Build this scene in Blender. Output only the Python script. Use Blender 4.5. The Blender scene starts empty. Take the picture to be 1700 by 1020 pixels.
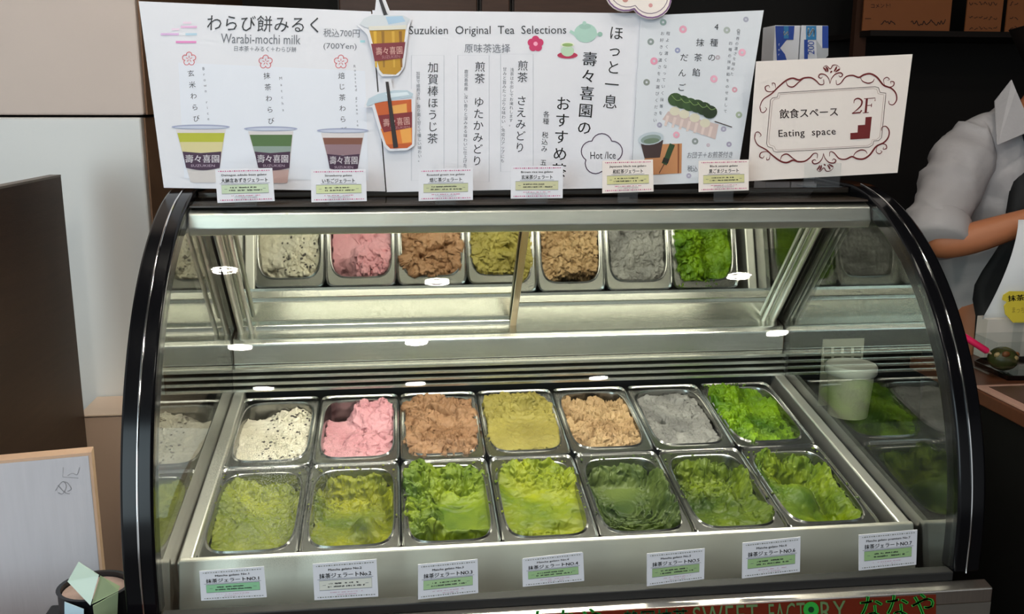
import bpy, bmesh, math, random
import numpy as np
from mathutils import Vector, Matrix, Euler
from mathutils import noise as mnoise
random.seed(7); rng = np.random.default_rng(7)
SC = bpy.context.scene
COL = SC.collection
Z0 = 0.80                                   # floor to the front edge of the gelato pans
PI = math.pi
# ------------------------------------------------------------------ camera
CAM = Vector((-0.23803, -1.42166, 0.71282))  # heights here are measured from the pan front edge
YAW, PITCH, ROLL, FPX, TILT = 0.11888, 0.21532, 0.00337, 1577.1, 0.16910
fw = Vector((math.sin(YAW)*math.cos(PITCH), math.cos(YAW)*math.cos(PITCH), -math.sin(PITCH)))
r0 = Vector((math.cos(YAW), -math.sin(YAW), 0)); u0 = r0.cross(fw)
rt = r0*math.cos(ROLL) + u0*math.sin(ROLL); up = -r0*math.sin(ROLL) + u0*math.cos(ROLL)
cd = bpy.data.cameras.new('camera'); cam = bpy.data.objects.new('camera', cd); COL.objects.link(cam)
cam.matrix_world = Matrix(((rt.x, up.x, -fw.x, CAM.x), (rt.y, up.y, -fw.y, CAM.y), (rt.z, up.z, -fw.z, CAM.z+Z0), (0, 0, 0, 1)))
cd.sensor_width = 36; cd.lens = FPX/1700*36; cd.clip_start = 0.02
SC.camera = cam
def at(px, py, **k):
    """point of the place seen at pixel (px,py) on the plane x=, y= or z=; z measured from Z0"""
    d = fw + rt*((px-850)/FPX) - up*((py-510)/FPX)
    a, v = list(k.items())[0]; i = 'xyz'.index(a)
    return CAM + d*((v-CAM[i])/d[i])
# ------------------------------------------------------------------ light and exposure
SC.view_settings.view_transform = 'Standard'; SC.view_settings.look = 'None'
SC.view_settings.gamma = 1; SC.view_settings.use_curve_mapping = False
SC.view_settings.exposure = 0.0
w = bpy.data.worlds.new('world'); SC.world = w; w.use_nodes = True
bg = w.node_tree.nodes['Background']; bg.inputs[0].default_value = (0.92, 0.97, 1.0, 1); bg.inputs[1].default_value = 0.5
SC.cycles.transparent_max_bounces = 32; SC.cycles.max_bounces = 10; SC.cycles.glossy_bounces = 6
SC.cycles.caustics_reflective = False; SC.cycles.caustics_refractive = False
SC.cycles.sample_clamp_indirect = 6
LAMP_POWER = 85.0; STRIP_POWER = 78.0
def area_light(name, loc, rot, sx, sy, power, col):
    l = bpy.data.lights.new(name, 'AREA'); l.shape = 'RECTANGLE'; l.size = sx; l.size_y = sy; l.energy = power; l.color = col
    o = bpy.data.objects.new(name, l); COL.objects.link(o); o.location = Vector(loc)+Vector((0, 0, Z0)); o.rotation_euler = rot
    return o
# daylight of the shop front on the left, behind the photographer
area_light('shop_front_daylight', (-1.9, -2.6, 0.9), Euler((math.radians(80), 0, math.radians(-30))), 1.6, 1.8, 38, (0.74, 0.92, 1.0))
# ------------------------------------------------------------------ materials
def lin(h):
    h = h.lstrip('#'); c = [int(h[i:i+2], 16)/255 for i in (0, 2, 4)]
    return tuple(x/12.92 if x <= .04045 else ((x+.055)/1.055)**2.4 for x in c) + (1,)
MATS = {}
def mat(name, col, rough=.5, metal=0, spec=.5, var=0, vscale=8, stretch=None, bump=0, bscale=40, emit=0, coat=0, trans=0, alpha=1):
    if name in MATS: return MATS[name]
    m = bpy.data.materials.new(name); m.use_nodes = True; nt = m.node_tree; b = nt.nodes['Principled BSDF']
    c = lin(col) if isinstance(col, str) else tuple(col)+(1,)
    b.inputs['Base Color'].default_value = c; b.inputs['Roughness'].default_value = rough; b.inputs['Metallic'].default_value = metal
    b.inputs['Specular IOR Level'].default_value = spec; b.inputs['Coat Weight'].default_value = coat
    b.inputs['Transmission Weight'].default_value = trans; b.inputs['Alpha'].default_value = alpha
    if emit:
        b.inputs['Emission Color'].default_value = c; b.inputs['Emission Strength'].default_value = emit
    tc = nt.nodes.new('ShaderNodeTexCoord')
    def noise(scale, detail=4):
        n = nt.nodes.new('ShaderNodeTexNoise'); n.inputs['Scale'].default_value = scale; n.inputs['Detail'].default_value = detail
        if stretch:
            mp = nt.nodes.new('ShaderNodeMapping'); mp.inputs['Scale'].default_value = stretch
            nt.links.new(tc.outputs['Object'], mp.inputs['Vector']); nt.links.new(mp.outputs['Vector'], n.inputs['Vector'])
        else: nt.links.new(tc.outputs['Object'], n.inputs['Vector'])
        return n
    if var:
        n = noise(vscale); mx = nt.nodes.new('ShaderNodeMix'); mx.data_type = 'RGBA'
        mx.inputs['A'].default_value = tuple(x*(1-var) for x in c[:3])+(1,); mx.inputs['B'].default_value = tuple(min(1, x*(1+var)) for x in c[:3])+(1,)
        nt.links.new(n.outputs['Fac'], mx.inputs['Factor']); nt.links.new(mx.outputs['Result'], b.inputs['Base Color'])
    if bump:
        n = noise(bscale, 6); bp = nt.nodes.new('ShaderNodeBump'); bp.inputs['Strength'].default_value = bump; bp.inputs['Distance'].default_value = .002
        nt.links.new(n.outputs['Fac'], bp.inputs['Height']); nt.links.new(bp.outputs['Normal'], b.inputs['Normal'])
    MATS[name] = m; return m
def glass(name, tint=(.97, .985, .97), k=1.0, mist=False, rough=0.0):
    m = bpy.data.materials.new(name); m.use_nodes = True; nt = m.node_tree; N = nt.nodes; L = nt.links
    for n in list(N): N.remove(n)
    out = N.new('ShaderNodeOutputMaterial'); tr = N.new('ShaderNodeBsdfTransparent'); tr.inputs[0].default_value = tint+(1,)
    gl = N.new('ShaderNodeBsdfGlossy'); gl.inputs['Roughness'].default_value = rough
    geo = N.new('ShaderNodeNewGeometry'); ior = N.new('ShaderNodeMapRange'); ior.inputs['To Min'].default_value = 1.5; ior.inputs['To Max'].default_value = 1/1.5
    L.new(geo.outputs['Backfacing'], ior.inputs['Value'])
    fr = N.new('ShaderNodeFresnel'); L.new(ior.outputs['Result'], fr.inputs['IOR'])
    mu = N.new('ShaderNodeMath'); mu.operation = 'MULTIPLY'; mu.use_clamp = True; mu.inputs[1].default_value = k; L.new(fr.outputs[0], mu.inputs[0])
    mx = N.new('ShaderNodeMixShader'); L.new(mu.outputs[0], mx.inputs[0]); L.new(tr.outputs[0], mx.inputs[1]); L.new(gl.outputs[0], mx.inputs[2])
    last = mx
    if mist:   # water droplets condensed on the cold lower left of the pane
        tc = N.new('ShaderNodeTexCoord'); sep = N.new('ShaderNodeSeparateXYZ'); L.new(tc.outputs['Object'], sep.inputs[0])
        def ramp(src, a, b, c, d):
            r1 = N.new('ShaderNodeMapRange'); r1.inputs['From Min'].default_value = a; r1.inputs['From Max'].default_value = b; L.new(src, r1.inputs['Value'])
            r2 = N.new('ShaderNodeMapRange'); r2.inputs['From Min'].default_value = d; r2.inputs['From Max'].default_value = c; L.new(src, r2.inputs['Value'])
            q = N.new('ShaderNodeMath'); q.operation = 'MULTIPLY'; L.new(r1.outputs[0], q.inputs[0]); L.new(r2.outputs[0], q.inputs[1]); return q
        mxx = ramp(sep.outputs['X'], -.54, -.47, -.40, -.26); mzz = ramp(sep.outputs['Z'], .84, .92, 1.0, 1.06)
        vor = N.new('ShaderNodeTexVoronoi'); vor.inputs['Scale'].default_value = 520; L.new(tc.outputs['Object'], vor.inputs['Vector'])
        dr = N.new('ShaderNodeMapRange'); dr.inputs['From Min'].default_value = .55; dr.inputs['From Max'].default_value = .2; L.new(vor.outputs['Distance'], dr.inputs['Value'])
        ns = N.new('ShaderNodeTexNoise'); ns.inputs['Scale'].default_value = 9; L.new(tc.outputs['Object'], ns.inputs['Vector'])
        q1 = N.new('ShaderNodeMath'); q1.operation = 'MULTIPLY'; L.new(mxx.outputs[0], q1.inputs[0]); L.new(mzz.outputs[0], q1.inputs[1])
        q2 = N.new('ShaderNodeMath'); q2.operation = 'MULTIPLY'; L.new(q1.outputs[0], q2.inputs[0]); L.new(dr.outputs[0], q2.inputs[1])
        q3 = N.new('ShaderNodeMath'); q3.operation = 'MULTIPLY'; L.new(q2.outputs[0], q3.inputs[0]); L.new(ns.outputs['Fac'], q3.inputs[1])
        q4 = N.new('ShaderNodeMath'); q4.operation = 'MULTIPLY'; q4.use_clamp = True; L.new(q3.outputs[0], q4.inputs[0]); q4.inputs[1].default_value = .6
        df = N.new('ShaderNodeBsdfPrincipled'); df.inputs['Base Color'].default_value = (.85, .88, .8, 1); df.inputs['Roughness'].default_value = .25; tl = N.new('ShaderNodeBsdfTranslucent'); tl.inputs[0].default_value = (.95, .97, .9, 1); md = N.new('ShaderNodeMixShader'); md.inputs[0].default_value = .55; L.new(df.outputs[0], md.inputs[1]); L.new(tl.outputs[0], md.inputs[2])
        m2 = N.new('ShaderNodeMixShader'); L.new(q4.outputs[0], m2.inputs[0]); L.new(mx.outputs[0], m2.inputs[1]); L.new(md.outputs[0], m2.inputs[2]); last = m2
    L.new(last.outputs[0], out.inputs[0]); MATS[name] = m; return m
STEEL = mat('brushed_steel', (.74, .74, .69), .22, 1, var=.10, vscale=6, stretch=(1.5, 30, 30), bump=.05, bscale=30)
STEEL2 = mat('satin_steel', (.66, .66, .61), .34, 1, var=.12, vscale=5, stretch=(2, 20, 20), bump=.06)
DARKSTEEL = mat('dark_steel', (.20, .20, .19), .22, 1)
PANSTEEL = mat('pan_steel', (.33, .33, .32), .22, 1, bump=.04, bscale=60)
MIRROR = mat('door_mirror', (.76, .77, .72), .03, 1)
TANALU = mat('champagne_aluminium', (.45, .38, .28), .3, 1)
BLACK = mat('black_gloss_trim', (.004, .004, .005), .16, 0, spec=.25)
CHROME = mat('chrome_line', (.75, .75, .75), .12, 1)
GASKET = mat('black_rubber', (.012, .012, .012), .5)
LEDM = mat('led_diffuser', (1.0, .95, .82), .5, emit=STRIP_POWER)
LAMPM = mat('lamp_led', (1.0, .93, .82), .5, emit=LAMP_POWER*6)
FRONTGLASS = glass('curved_glass', mist=True, k=.32)
SIDEGLASS = glass('side_glass', (.93, .96, .93), k=1.7)
ACRYLIC = glass('clear_acrylic', (.95, .97, .97), k=1.0, rough=.02)
PAPER = mat('white_paper', '#dfdfe6', .55)
PAPERW = mat('warm_white_paper', '#ece2dc', .5)
INK = mat('ink_dark', '#2e3036', .6); INKB = mat('ink_black', '#121214', .6); INKG = mat('ink_grey', '#6f737c', .6); INKL = mat('ink_pale_grey', '#b9bdc6', .6)
PINK = mat('ink_pink', '#e58aa8', .6); MAG = mat('ink_magenta', '#c2377c', .6); REDL = mat('ink_red', '#d85a5f', .6); MAROON = mat('ink_maroon', '#6d1d1f', .55)
def col(h, name=None): return mat(name or 'colour_'+h.strip('#'), h, .55)
# ------------------------------------------------------------------ mesh builder
ORI = {}
class MB:
    def __init__(s): s.v = []; s.f = []; s.m = []; s.mats = []
    def mi(s, m):
        if m is None: m = STEEL
        if m not in s.mats: s.mats.append(m)
        return s.mats.index(m)
    def add(s, vs, fs, m=None):
        b = len(s.v); k = s.mi(m); s.v += [Vector(p) for p in vs]
        for f in fs: s.f.append([b+i for i in f]); s.m.append(k)
        return s
    def box(s, a, b, m=None):
        (x0, y0, z0), (x1, y1, z1) = a, b
        vs = [(x, y, z) for x in (x0, x1) for y in (y0, y1) for z in (z0, z1)]
        return s.add(vs, [(0, 1, 3, 2), (4, 6, 7, 5), (0, 4, 5, 1), (2, 3, 7, 6), (0, 2, 6, 4), (1, 5, 7, 3)], m)
    def prism_x(s, prof, x0, x1, m=None):
        """closed (y,z) outline swept from x0 to x1"""
        n = len(prof); vs = [(x0, y, z) for y, z in prof] + [(x1, y, z) for y, z in prof]
        fs = [(i, (i+1) % n, n+(i+1) % n, n+i) for i in range(n)] + [tuple(range(n-1, -1, -1)), tuple(range(n, 2*n))]
        return s.add(vs, fs, m)
    def sheet_x(s, outer, inner, x0, x1, m=None):
        """two open (y,z) curves joined into a closed band, swept in x"""
        n = len(outer); vs = []
        for x in (x0, x1):
            vs += [(x, y, z) for y, z in outer] + [(x, y, z) for y, z in inner]
        A, B, C_, D = 0, n, 2*n, 3*n; fs = []
        for i in range(n-1):
            fs += [(A+i, C_+i, C_+i+1, A+i+1), (B+i, B+i+1, D+i+1, D+i), (A+i, A+i+1, B+i+1, B+i), (C_+i, D+i, D+i+1, C_+i+1)]
        fs += [(A, B, D, C_), (A+n-1, C_+n-1, D+n-1, B+n-1)]
        return s.add(vs, fs, m)
    def tube(s, path, r, m=None, seg=10, cap=True):
        path = [Vector(p) for p in path]; n = len(path); rs = r if isinstance(r, (list, tuple)) else [r]*n
        vs = []; fs = []; prev = None
        for i, p in enumerate(path):
            t = (path[min(i+1, n-1)]-path[max(i-1, 0)]).normalized()
            a = (prev - t*prev.dot(t)) if prev is not None else (Vector((0, 0, 1)) if abs(t.z) < .9 else Vector((1, 0, 0))).cross(t)
            a.normalize(); prev = a; b = t.cross(a)
            for k in range(seg):
                q = 2*PI*k/seg; vs.append(p + (a*math.cos(q)+b*math.sin(q))*rs[i])
        for i in range(n-1):
            for k in range(seg):
                fs.append((i*seg+k, i*seg+(k+1) % seg, (i+1)*seg+(k+1) % seg, (i+1)*seg+k))
        if cap: fs += [tuple(range(seg-1, -1, -1)), tuple(range((n-1)*seg, n*seg))]
        return s.add(vs, fs, m)
    def lathe(s, prof, c, m=None, seg=28, sx=1, sy=1):
        """(r,z) profile turned about a vertical axis through c"""
        c = Vector(c); n = len(prof); vs = []; fs = []
        for r, z in prof:
            for k in range(seg):
                q = 2*PI*k/seg; vs.append(c+Vector((r*sx*math.cos(q), r*sy*math.sin(q), z)))
        for i in range(n-1):
            for k in range(seg): fs.append((i*seg+k, i*seg+(k+1) % seg, (i+1)*seg+(k+1) % seg, (i+1)*seg+k))
        if prof[0][0] > 1e-5: fs.append(tuple(range(seg-1, -1, -1)))
        if prof[-1][0] > 1e-5: fs.append(tuple(range((n-1)*seg, n*seg)))
        return s.add(vs, fs, m)
    def ball(s, c, r, m=None, seg=14, rings=9):
        rx, ry, rz = r if isinstance(r, (tuple, list)) else (r, r, r); c = Vector(c)
        vs = [c+Vector((0, 0, -rz))]; fs = []
        for i in range(1, rings):
            a = -PI/2+PI*i/rings
            for k in range(seg): vs.append(c+Vector((rx*math.cos(a)*math.cos(2*PI*k/seg), ry*math.cos(a)*math.sin(2*PI*k/seg), rz*math.sin(a))))
        vs.append(c+Vector((0, 0, rz))); t = len(vs)-1
        for k in range(seg): fs += [(0, 1+(k+1) % seg, 1+k), (t, t-seg+k, t-seg+(k+1) % seg)]
        for i in range(rings-2):
            for k in range(seg): fs.append((1+i*seg+k, 1+i*seg+(k+1) % seg, 1+(i+1)*seg+(k+1) % seg, 1+(i+1)*seg+k))
        return s.add(vs, fs, m)
    def build(s, name, parent=None, loc=None, smooth=None, bevel=0, recalc=True):
        me = bpy.data.meshes.new(name)
        if parent is not None: o0 = ORI[parent]
        elif loc is not None: o0 = Vector(loc)
        else:
            xs = [p.x for p in s.v]; ys = [p.y for p in s.v]; zs = [p.z for p in s.v]
            o0 = Vector(((min(xs)+max(xs))/2, (min(ys)+max(ys))/2, min(zs)))
        me.from_pydata([p-o0 for p in s.v], [], s.f)
        for m in s.mats: me.materials.append(m)
        me.polygons.foreach_set('material_index', s.m); me.update()
        if recalc:
            bm = bmesh.new(); bm.from_mesh(me); bmesh.ops.recalc_face_normals(bm, faces=bm.faces); bm.to_mesh(me); bm.free()
        if smooth is not None:
            me.polygons.foreach_set('use_smooth', [True]*len(me.polygons)); me.set_sharp_from_angle(angle=math.radians(smooth))
        o = bpy.data.objects.new(name, me); COL.objects.link(o); ORI[o] = o0
        if parent is not None: o.parent = parent
        else: o.location = o0+Vector((0, 0, Z0))
        if bevel:
            b = o.modifiers.new('bevel', 'BEVEL'); b.width = bevel; b.segments = 2; b.limit_method = 'ANGLE'
        return o
def tag(o, label=None, cat=None, group=None, kind=None):
    for k, v in (('label', label), ('category', cat), ('group', group), ('kind', kind)):
        if v: o[k] = v
    return o
def thing(name, label, cat, loc, group=None):
    o = bpy.data.objects.new(name, None); COL.objects.link(o); ORI[o] = Vector(loc)
    o.location = ORI[o]+Vector((0, 0, Z0)); o.empty_display_size = .05
    return tag(o, label, cat, group)
# ------------------------------------------------------------------ printing on flat things
TXT = {}
def glyphs(s, bold=0, sp=1.0, line=1.0):
    key = (s, bold, sp, line)
    if key not in TXT:
        c = bpy.data.curves.new('lettering', 'FONT'); c.body = s; c.resolution_u = 2; c.space_character = sp; c.space_line = line
        o = bpy.data.objects.new('lettering', c); me = bpy.data.meshes.new_from_object(o)
        TXT[key] = ([(v.co.x, v.co.y) for v in me.vertices], [list(p.vertices) for p in me.polygons])
        bpy.data.objects.remove(o); bpy.data.curves.remove(c); bpy.data.meshes.remove(me)
    return TXT[key]
def smooth_path(pts, n=8, closed=False):
    out = []; P = [Vector((a, b)) for a, b in pts]; N_ = len(P)
    rngi = range(N_) if closed else range(N_-1)
    for i in rngi:
        p0, p1, p2, p3 = (P[(i-1) % N_], P[i], P[(i+1) % N_], P[(i+2) % N_]) if closed else (P[max(i-1, 0)], P[i], P[i+1], P[min(i+2, N_-1)])
        for k in range(n):
            t = k/n
            out.append(.5*((2*p1)+(p2-p0)*t+(2*p0-5*p1+4*p2-p3)*t*t+(3*p1-p0-3*p2+p3)*t**3))
    if not closed: out.append(P[-1])
    return [(p.x, p.y) for p in out]
class Space:
    """a flat print: (x right, y down) print units -> points on the real sheet"""
    def __init__(s, fn): s.fn = fn
    def poly(s, mb, pts, m, layer=1): mb.add([s.fn(x, y, .00035*layer) for x, y in pts], [tuple(range(len(pts)-1, -1, -1))], m)
    def rect(s, mb, x0, y0, x1, y1, m, layer=1): s.poly(mb, [(x0, y0), (x1, y0), (x1, y1), (x0, y1)], m, layer)
    def disc(s, mb, x, y, r, m, layer=1, ry=None, n=18, rot=0):
        ry = ry or r; c, q = math.cos(rot), math.sin(rot); P = []
        for k in range(n):
            a = 2*PI*k/n; X, Y = r*math.cos(a), ry*math.sin(a); P.append((x+X*c-Y*q, y+X*q+Y*c))
        s.poly(mb, P, m, layer)
    def stroke(s, mb, pts, w_, m, layer=1, closed=False, taper=False, n=8, curve=True):
        P = [Vector(p) for p in (smooth_path(pts, n, closed) if curve else pts)]; N_ = len(P); vs = []
        for i, p in enumerate(P):
            a, b = (P[(i-1) % N_], P[(i+1) % N_]) if closed else (P[max(i-1, 0)], P[min(i+1, N_-1)])
            t = b-a; t = t.normalized() if t.length > 1e-9 else Vector((1, 0)); nn = Vector((-t.y, t.x))
            ww = w_/2*((.25+.75*math.sin(PI*i/(N_-1))) if taper else 1)
            for sg in (1, -1):
                q = p+nn*ww*sg; vs.append(s.fn(q.x, q.y, .00035*layer))
        fs = [(2*i, 2*i+2, 2*i+3, 2*i+1) for i in range(N_-1)]
        if closed: fs.append((2*N_-2, 0, 1, 2*N_-1))
        mb.add(vs, fs, m)
    def text(s, mb, t, box, m, layer=2, ang=0, bold=0, sp=1.0, shear=0):
        vs, fs = glyphs(t, bold, sp); x0, y0, x1, y1 = box
        a0, a1 = min(v[0] for v in vs), max(v[0] for v in vs); b0, b1 = min(v[1] for v in vs), max(v[1] for v in vs)
        cx, cy = (x0+x1)/2, (y0+y1)/2; c, q = math.cos(math.radians(ang)), math.sin(math.radians(ang)); out = []
        if bold:
            n0 = len(vs); fs = fs+[[i+n0 for i in f] for f in fs]; vs = [(X-bold*.7, Y) for X, Y in vs]+[(X+bold*.7, Y+bold*.3) for X, Y in vs]
        for X, Y in vs:
            X = (X-a0)/(a1-a0)*(x1-x0)-(x1-x0)/2; Y = -((Y-b0)/(b1-b0)*(y1-y0)-(y1-y0)/2); X += -Y*shear
            out.append(s.fn(cx+X*c-Y*q, cy+X*q+Y*c, .00035*layer))
        mb.add(out, fs, m)
    def vtext(s, mb, t, p0, p1, size, m, layer=2, bold=0, wide=1.0):
        n = len(t); lean = math.atan2(p1[0]-p0[0], p1[1]-p0[1])
        c, q = math.cos(lean), math.sin(lean)
        for i, ch in enumerate(t):
            if ch in ' 　': continue
            f = i/(n-1) if n > 1 else 0; cx, cy = p0[0]+(p1[0]-p0[0])*f, p0[1]+(p1[1]-p0[1])*f
            vs, fs = glyphs(ch, bold); hw = .5 if ord(ch) > 255 else (max(v[0] for v in vs)+min(v[0] for v in vs))/2
            if bold:
                n0 = len(vs); fs = fs+[[j+n0 for j in f] for f in fs]; vs = [(X-bold*.7, Y) for X, Y in vs]+[(X+bold*.7, Y) for X, Y in vs]
            out = []
            for X, Y in vs:
                X = (X-hw)*size*wide; Y = -(Y-.38)*size
                out.append(s.fn(cx+X*c+Y*q, cy-X*q+Y*c, .00035*layer))
            mb.add(out, fs, m)
def plane_space(p0, normal):
    p0 = Vector(p0); nrm = Vector(normal).normalized()
    def fn(px, py, off=0.0):
        d = fw + rt*((px-850)/FPX) - up*((py-510)/FPX)
        return CAM + d*((p0-CAM).dot(nrm)/d.dot(nrm)) + nrm*off
    return Space(fn)
def quad_space(base, A, B, C_, D, W, H):
    """print units 0..W, 0..H over the quad A (top left) B C D (clockwise)"""
    def fn(x, y, off=0.0):
        u, v = x/W, y/H
        px = (A[0]*(1-u)+B[0]*u)*(1-v)+(D[0]*(1-u)+C_[0]*u)*v; py = (A[1]*(1-u)+B[1]*u)*(1-v)+(D[1]*(1-u)+C_[1]*u)*v
        return base.fn(px, py, off)
    return Space(fn)
def slab(sp, outline, th, m, mb=None):
    mb = mb or MB(); n = len(outline)
    vs = [sp.fn(x, y, 0) for x, y in outline]+[sp.fn(x, y, -th) for x, y in outline]
    fs = [tuple(range(n-1, -1, -1)), tuple(range(n, 2*n))]+[(i, (i+1) % n, n+(i+1) % n, n+i) for i in range(n)]
    return mb.add(vs, fs, m)
# ================================================================== the room
def struct(mb, name, **k): return tag(mb.build(name, **k), kind='structure')
WALLD = mat('dark_wall', '#16100d', .6, var=.3, vscale=3)
FLOORM = mat('brown_floor', '#4a3b31', .45, var=.2, vscale=4)
CEILM = mat('grey_ceiling', '#47433f', .8)
PILU = mat('beige_panel', '#cdbcb2', .6, var=.05, vscale=5, bump=.05)
PILL = mat('white_glossy_panel', '#d3d0cc', .3, var=.03, vscale=3)
PILS = mat('brown_panel_side', '#8a6a52', .6, var=.1)
struct(MB().box((-3, -4, -.85), (3.2, 2.3, -.80), FLOORM), 'floor')
struct(MB().box((-3, -4, 1.8), (3.2, 2.3, 1.86), CEILM), 'ceiling')
struct(MB().box((-3, 2.2, -.8), (3.2, 2.3, 1.8), WALLD), 'wall_back')
struct(MB().box((3.1, -4, -.8), (3.2, 2.2, 1.8), WALLD), 'wall_right')
# clad pillar on the left: glossy white panel below, beige panel above, shadow seam between
PX, PY = -.785, .74
struct(MB().box((-3, PY, -.8), (PX, 2.2, .672), PILL), 'wall_left', bevel=.004)
struct(MB().box((-3, PY+.004, .677), (PX+.006, 2.2, 1.8), PILU), 'trim_1', bevel=.004)
struct(MB().box((PX+.0005, PY+.02, -.8), (PX+.004, 2.2, .671), PILS), 'trim_2')
struct(MB().box((PX+.0065, PY+.02, .678), (PX+.010, 2.2, 1.8), PILS), 'trim_3')
# ------------------------------------------------------------------ ceiling downlights
def downlight(x, y, label):
    t = thing('ceiling_downlight', label, 'ceiling light', (x, y, 1.8), 'downlights over the counter')
    MB().lathe([(.062, 0), (.062, -.006), (.05, -.010), (.046, -.004), (.046, 0)], (x, y, 1.8), mat('white_bezel', '#dddddd', .4)).build('bezel', t, smooth=40)
    m = MB()
    for k in range(13):
        a = 2*PI*k/12; r = .031 if k < 12 else 0
        m.lathe([(.0001, -.0062), (.0075, -.0062), (.0075, -.0035)], (x+r*math.cos(a), y+r*math.sin(a), 1.8), LAMPM, seg=10)
    m.build('led_cluster', t)
NM = {0: 'right above the display case', 1: 'one step in front of the display case', 2: 'furthest in front of the display case'}
for row, (y, xs) in enumerate([(.0, (-.75, -.13, .81)), (-.86, (-.75, -.19, 1.03)), (-1.65, (-.75, -.19, .51))]):
    for k, x in enumerate(xs):
        downlight(x, y+(.22 if (row == 0 and k == 0) else 0), f"{('left', 'middle', 'right')[k]} round ceiling downlight of the row {NM[row]}")
# ================================================================== the display case
GX = .012                                     # centre line of the case
case = thing('gelato_display_case', 'long curved-glass gelato display case with black end frames and steel interior', 'display case', (GX, .2, -.8))
def ell(t, d=0.0):
    y, z = .36-(.5+d)*math.cos(t), .03+(.525+d)*math.sin(t); return (y, z)
def arc(d, tmax=1.451, n=40, zlow=-.012):
    pts = [(.36-.5-d, zlow)] + [ell(tmax*i/n, d) for i in range(n+1)]
    return pts
def rear(d): return [(.52, .553+d)]
# front glass
MB().sheet_x(arc(-.003), arc(-.009), GX-.600, GX+.600, FRONTGLASS).build('curved_front_glass', case, smooth=40)
# end frames: black arched trims with a thin bright line and an inner flange
for sg, nm in ((-1, 'left'), (1, 'right')):
    x0, x1 = sorted((GX+sg*.601, GX+sg*.646))
    fr = MB().sheet_x(arc(.006)+rear(.006), arc(-.030)+rear(-.03), x0, x1, BLACK).build('end_frame', case, smooth=40, bevel=.004)
    xl = GX+sg*.622
    MB().tube([(xl, y, z) for y, z in arc(.0068)], .0016, CHROME, seg=6).build('trim_line', fr, smooth=60)
    # side pane
    pr = arc(-.030) + [(.52, .52), (.66, .20), (.66, -.16), (-.13, -.16)]
    xs = GX+sg*.607
    MB().prism_x(pr, xs-.0025, xs+.0025, SIDEGLASS).build('side_glass', case)
# lid and lamp canopy
MB().box((GX-.6, .302, .541), (GX+.6, .53, .552), mat('brown_glass_lid', '#3a302a', .12, spec=.6)).build('lid', case, bevel=.002)
cb = MB().prism_x([(.212, .487), (.206, .500), (.212, .524), (.24, .533), (.40, .533), (.40, .487)], GX-.6, GX+.6, STEEL2)
can = cb.build('lamp_canopy', case, bevel=.002)
MB().box((GX-.599, .222, .5332), (GX+.599, .40, .536), mat('canopy_cover_dark', '#453b34', .25)).build('canopy_cover', can)
MB().box((GX-.56, .235, .4845), (GX+.56, .262, .4868), LEDM).build('led_strip', can)
# sloping mirrored rear doors
D0, D1 = Vector((0, .622, .222)), Vector((0, .402, .482))
dn = Vector((0, -(D1.z-D0.z), (D1.y-D0.y))).normalized()       # towards the customer and down
def door(xa, xb, off, nm):
    def P(x, t, o): q = D0.lerp(D1, t)+dn*o; return (x, q.y, q.z)
    m = MB(); vs = [P(x, t, o) for x in (xa, xb) for t in (0.02, .99) for o in (off, off-.005)]
    m.add(vs, [(0, 1, 3, 2), (4, 6, 7, 5), (0, 4, 5, 1), (2, 3, 7, 6), (0, 2, 6, 4), (1, 5, 7, 3)], MIRROR)
    d = m.build('rear_door', case)
    for a, b in ((xa, xa+.014), (xb-.014, xb)):
        f = MB()
        vs = [P(x, t, o) for x in (a, b) for t in (0, 1) for o in (off+.004, off-.006)]
        f.add(vs, [(0, 1, 3, 2), (4, 6, 7, 5), (0, 4, 5, 1), (2, 3, 7, 6), (0, 2, 6, 4), (1, 5, 7, 3)], TANALU if abs(a+b-2*GX) < .2 else STEEL2)
        f.build('door_stile', d, bevel=.001)
    return d
door(GX-.601, GX+.012, -.008, 'left'); door(GX-.012, GX+.601, .006, 'right')
# struts beside the doors, rails, ledge, louvre, apron, tub
for sg in (-1, 1):
    m = MB()
    for xx, w_ in ((.590, .004), (.568, .003)):
        p0, p1 = D0+dn*.016, D1+dn*.016
        m.tube([(GX+sg*xx, p0.y, p0.z), (GX+sg*xx, p1.y, p1.z)], w_*1.6, STEEL2, seg=8)
    m.build('door_strut', case, smooth=50)
    # rail along the side of the tub, following the tilt of the pans
    ct, st = math.cos(TILT), math.sin(TILT)
    def S_(v, h): return (v*ct-h*st, v*st+h*ct)
    x0, x1 = sorted((GX+sg*.581, GX+sg*.6035))
    rl = MB().prism_x([S_(-.02, -.10), S_(-.02, .014), S_(.60, .014), S_(.60, -.10)], x0, x1, mat('rail_steel', (.74, .73, .68), .42, 1, var=.08, vscale=8)).build('side_rail', case, bevel=.003)
lg = MB().prism_x([(.563, .163), (.563, .207), (.572, .217), (.618, .226), (.66, .226), (.66, .163)], GX-.6042, GX+.6042, STEEL).build('rear_ledge', case, bevel=.003)
MB().box((GX-.598, .612, .224), (GX+.598, .634, .236), STEEL).build('door_track', lg, bevel=.002)
for k in range(4):
    z = .108+.0142*k; y = .558+.001*k
    MB().prism_x([(y-.012, z), (y+.004, z+.0055), (y+.004, z+.0115), (y-.010, z+.0065), (y-.012, z+.005)], GX-.6042, GX+.6042, STEEL).build('louvre_slat', case)
MB().box((GX-.6042, .566, .0), (GX+.6042, .572, .163), mat('louvre_dark', '#1c1b19', .6)).build('louvre_back', case)
ap = MB().prism_x([(-.022, .020), (-.030, .018), (-.052, -.066), (-.040, -.068), (-.018, -.04)], GX-.598, GX+.598, mat('apron_steel', (.78, .76, .69), .45, 1, var=.12, vscale=7, stretch=(1, 6, 6))).build('front_apron', case, bevel=.002)
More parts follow.
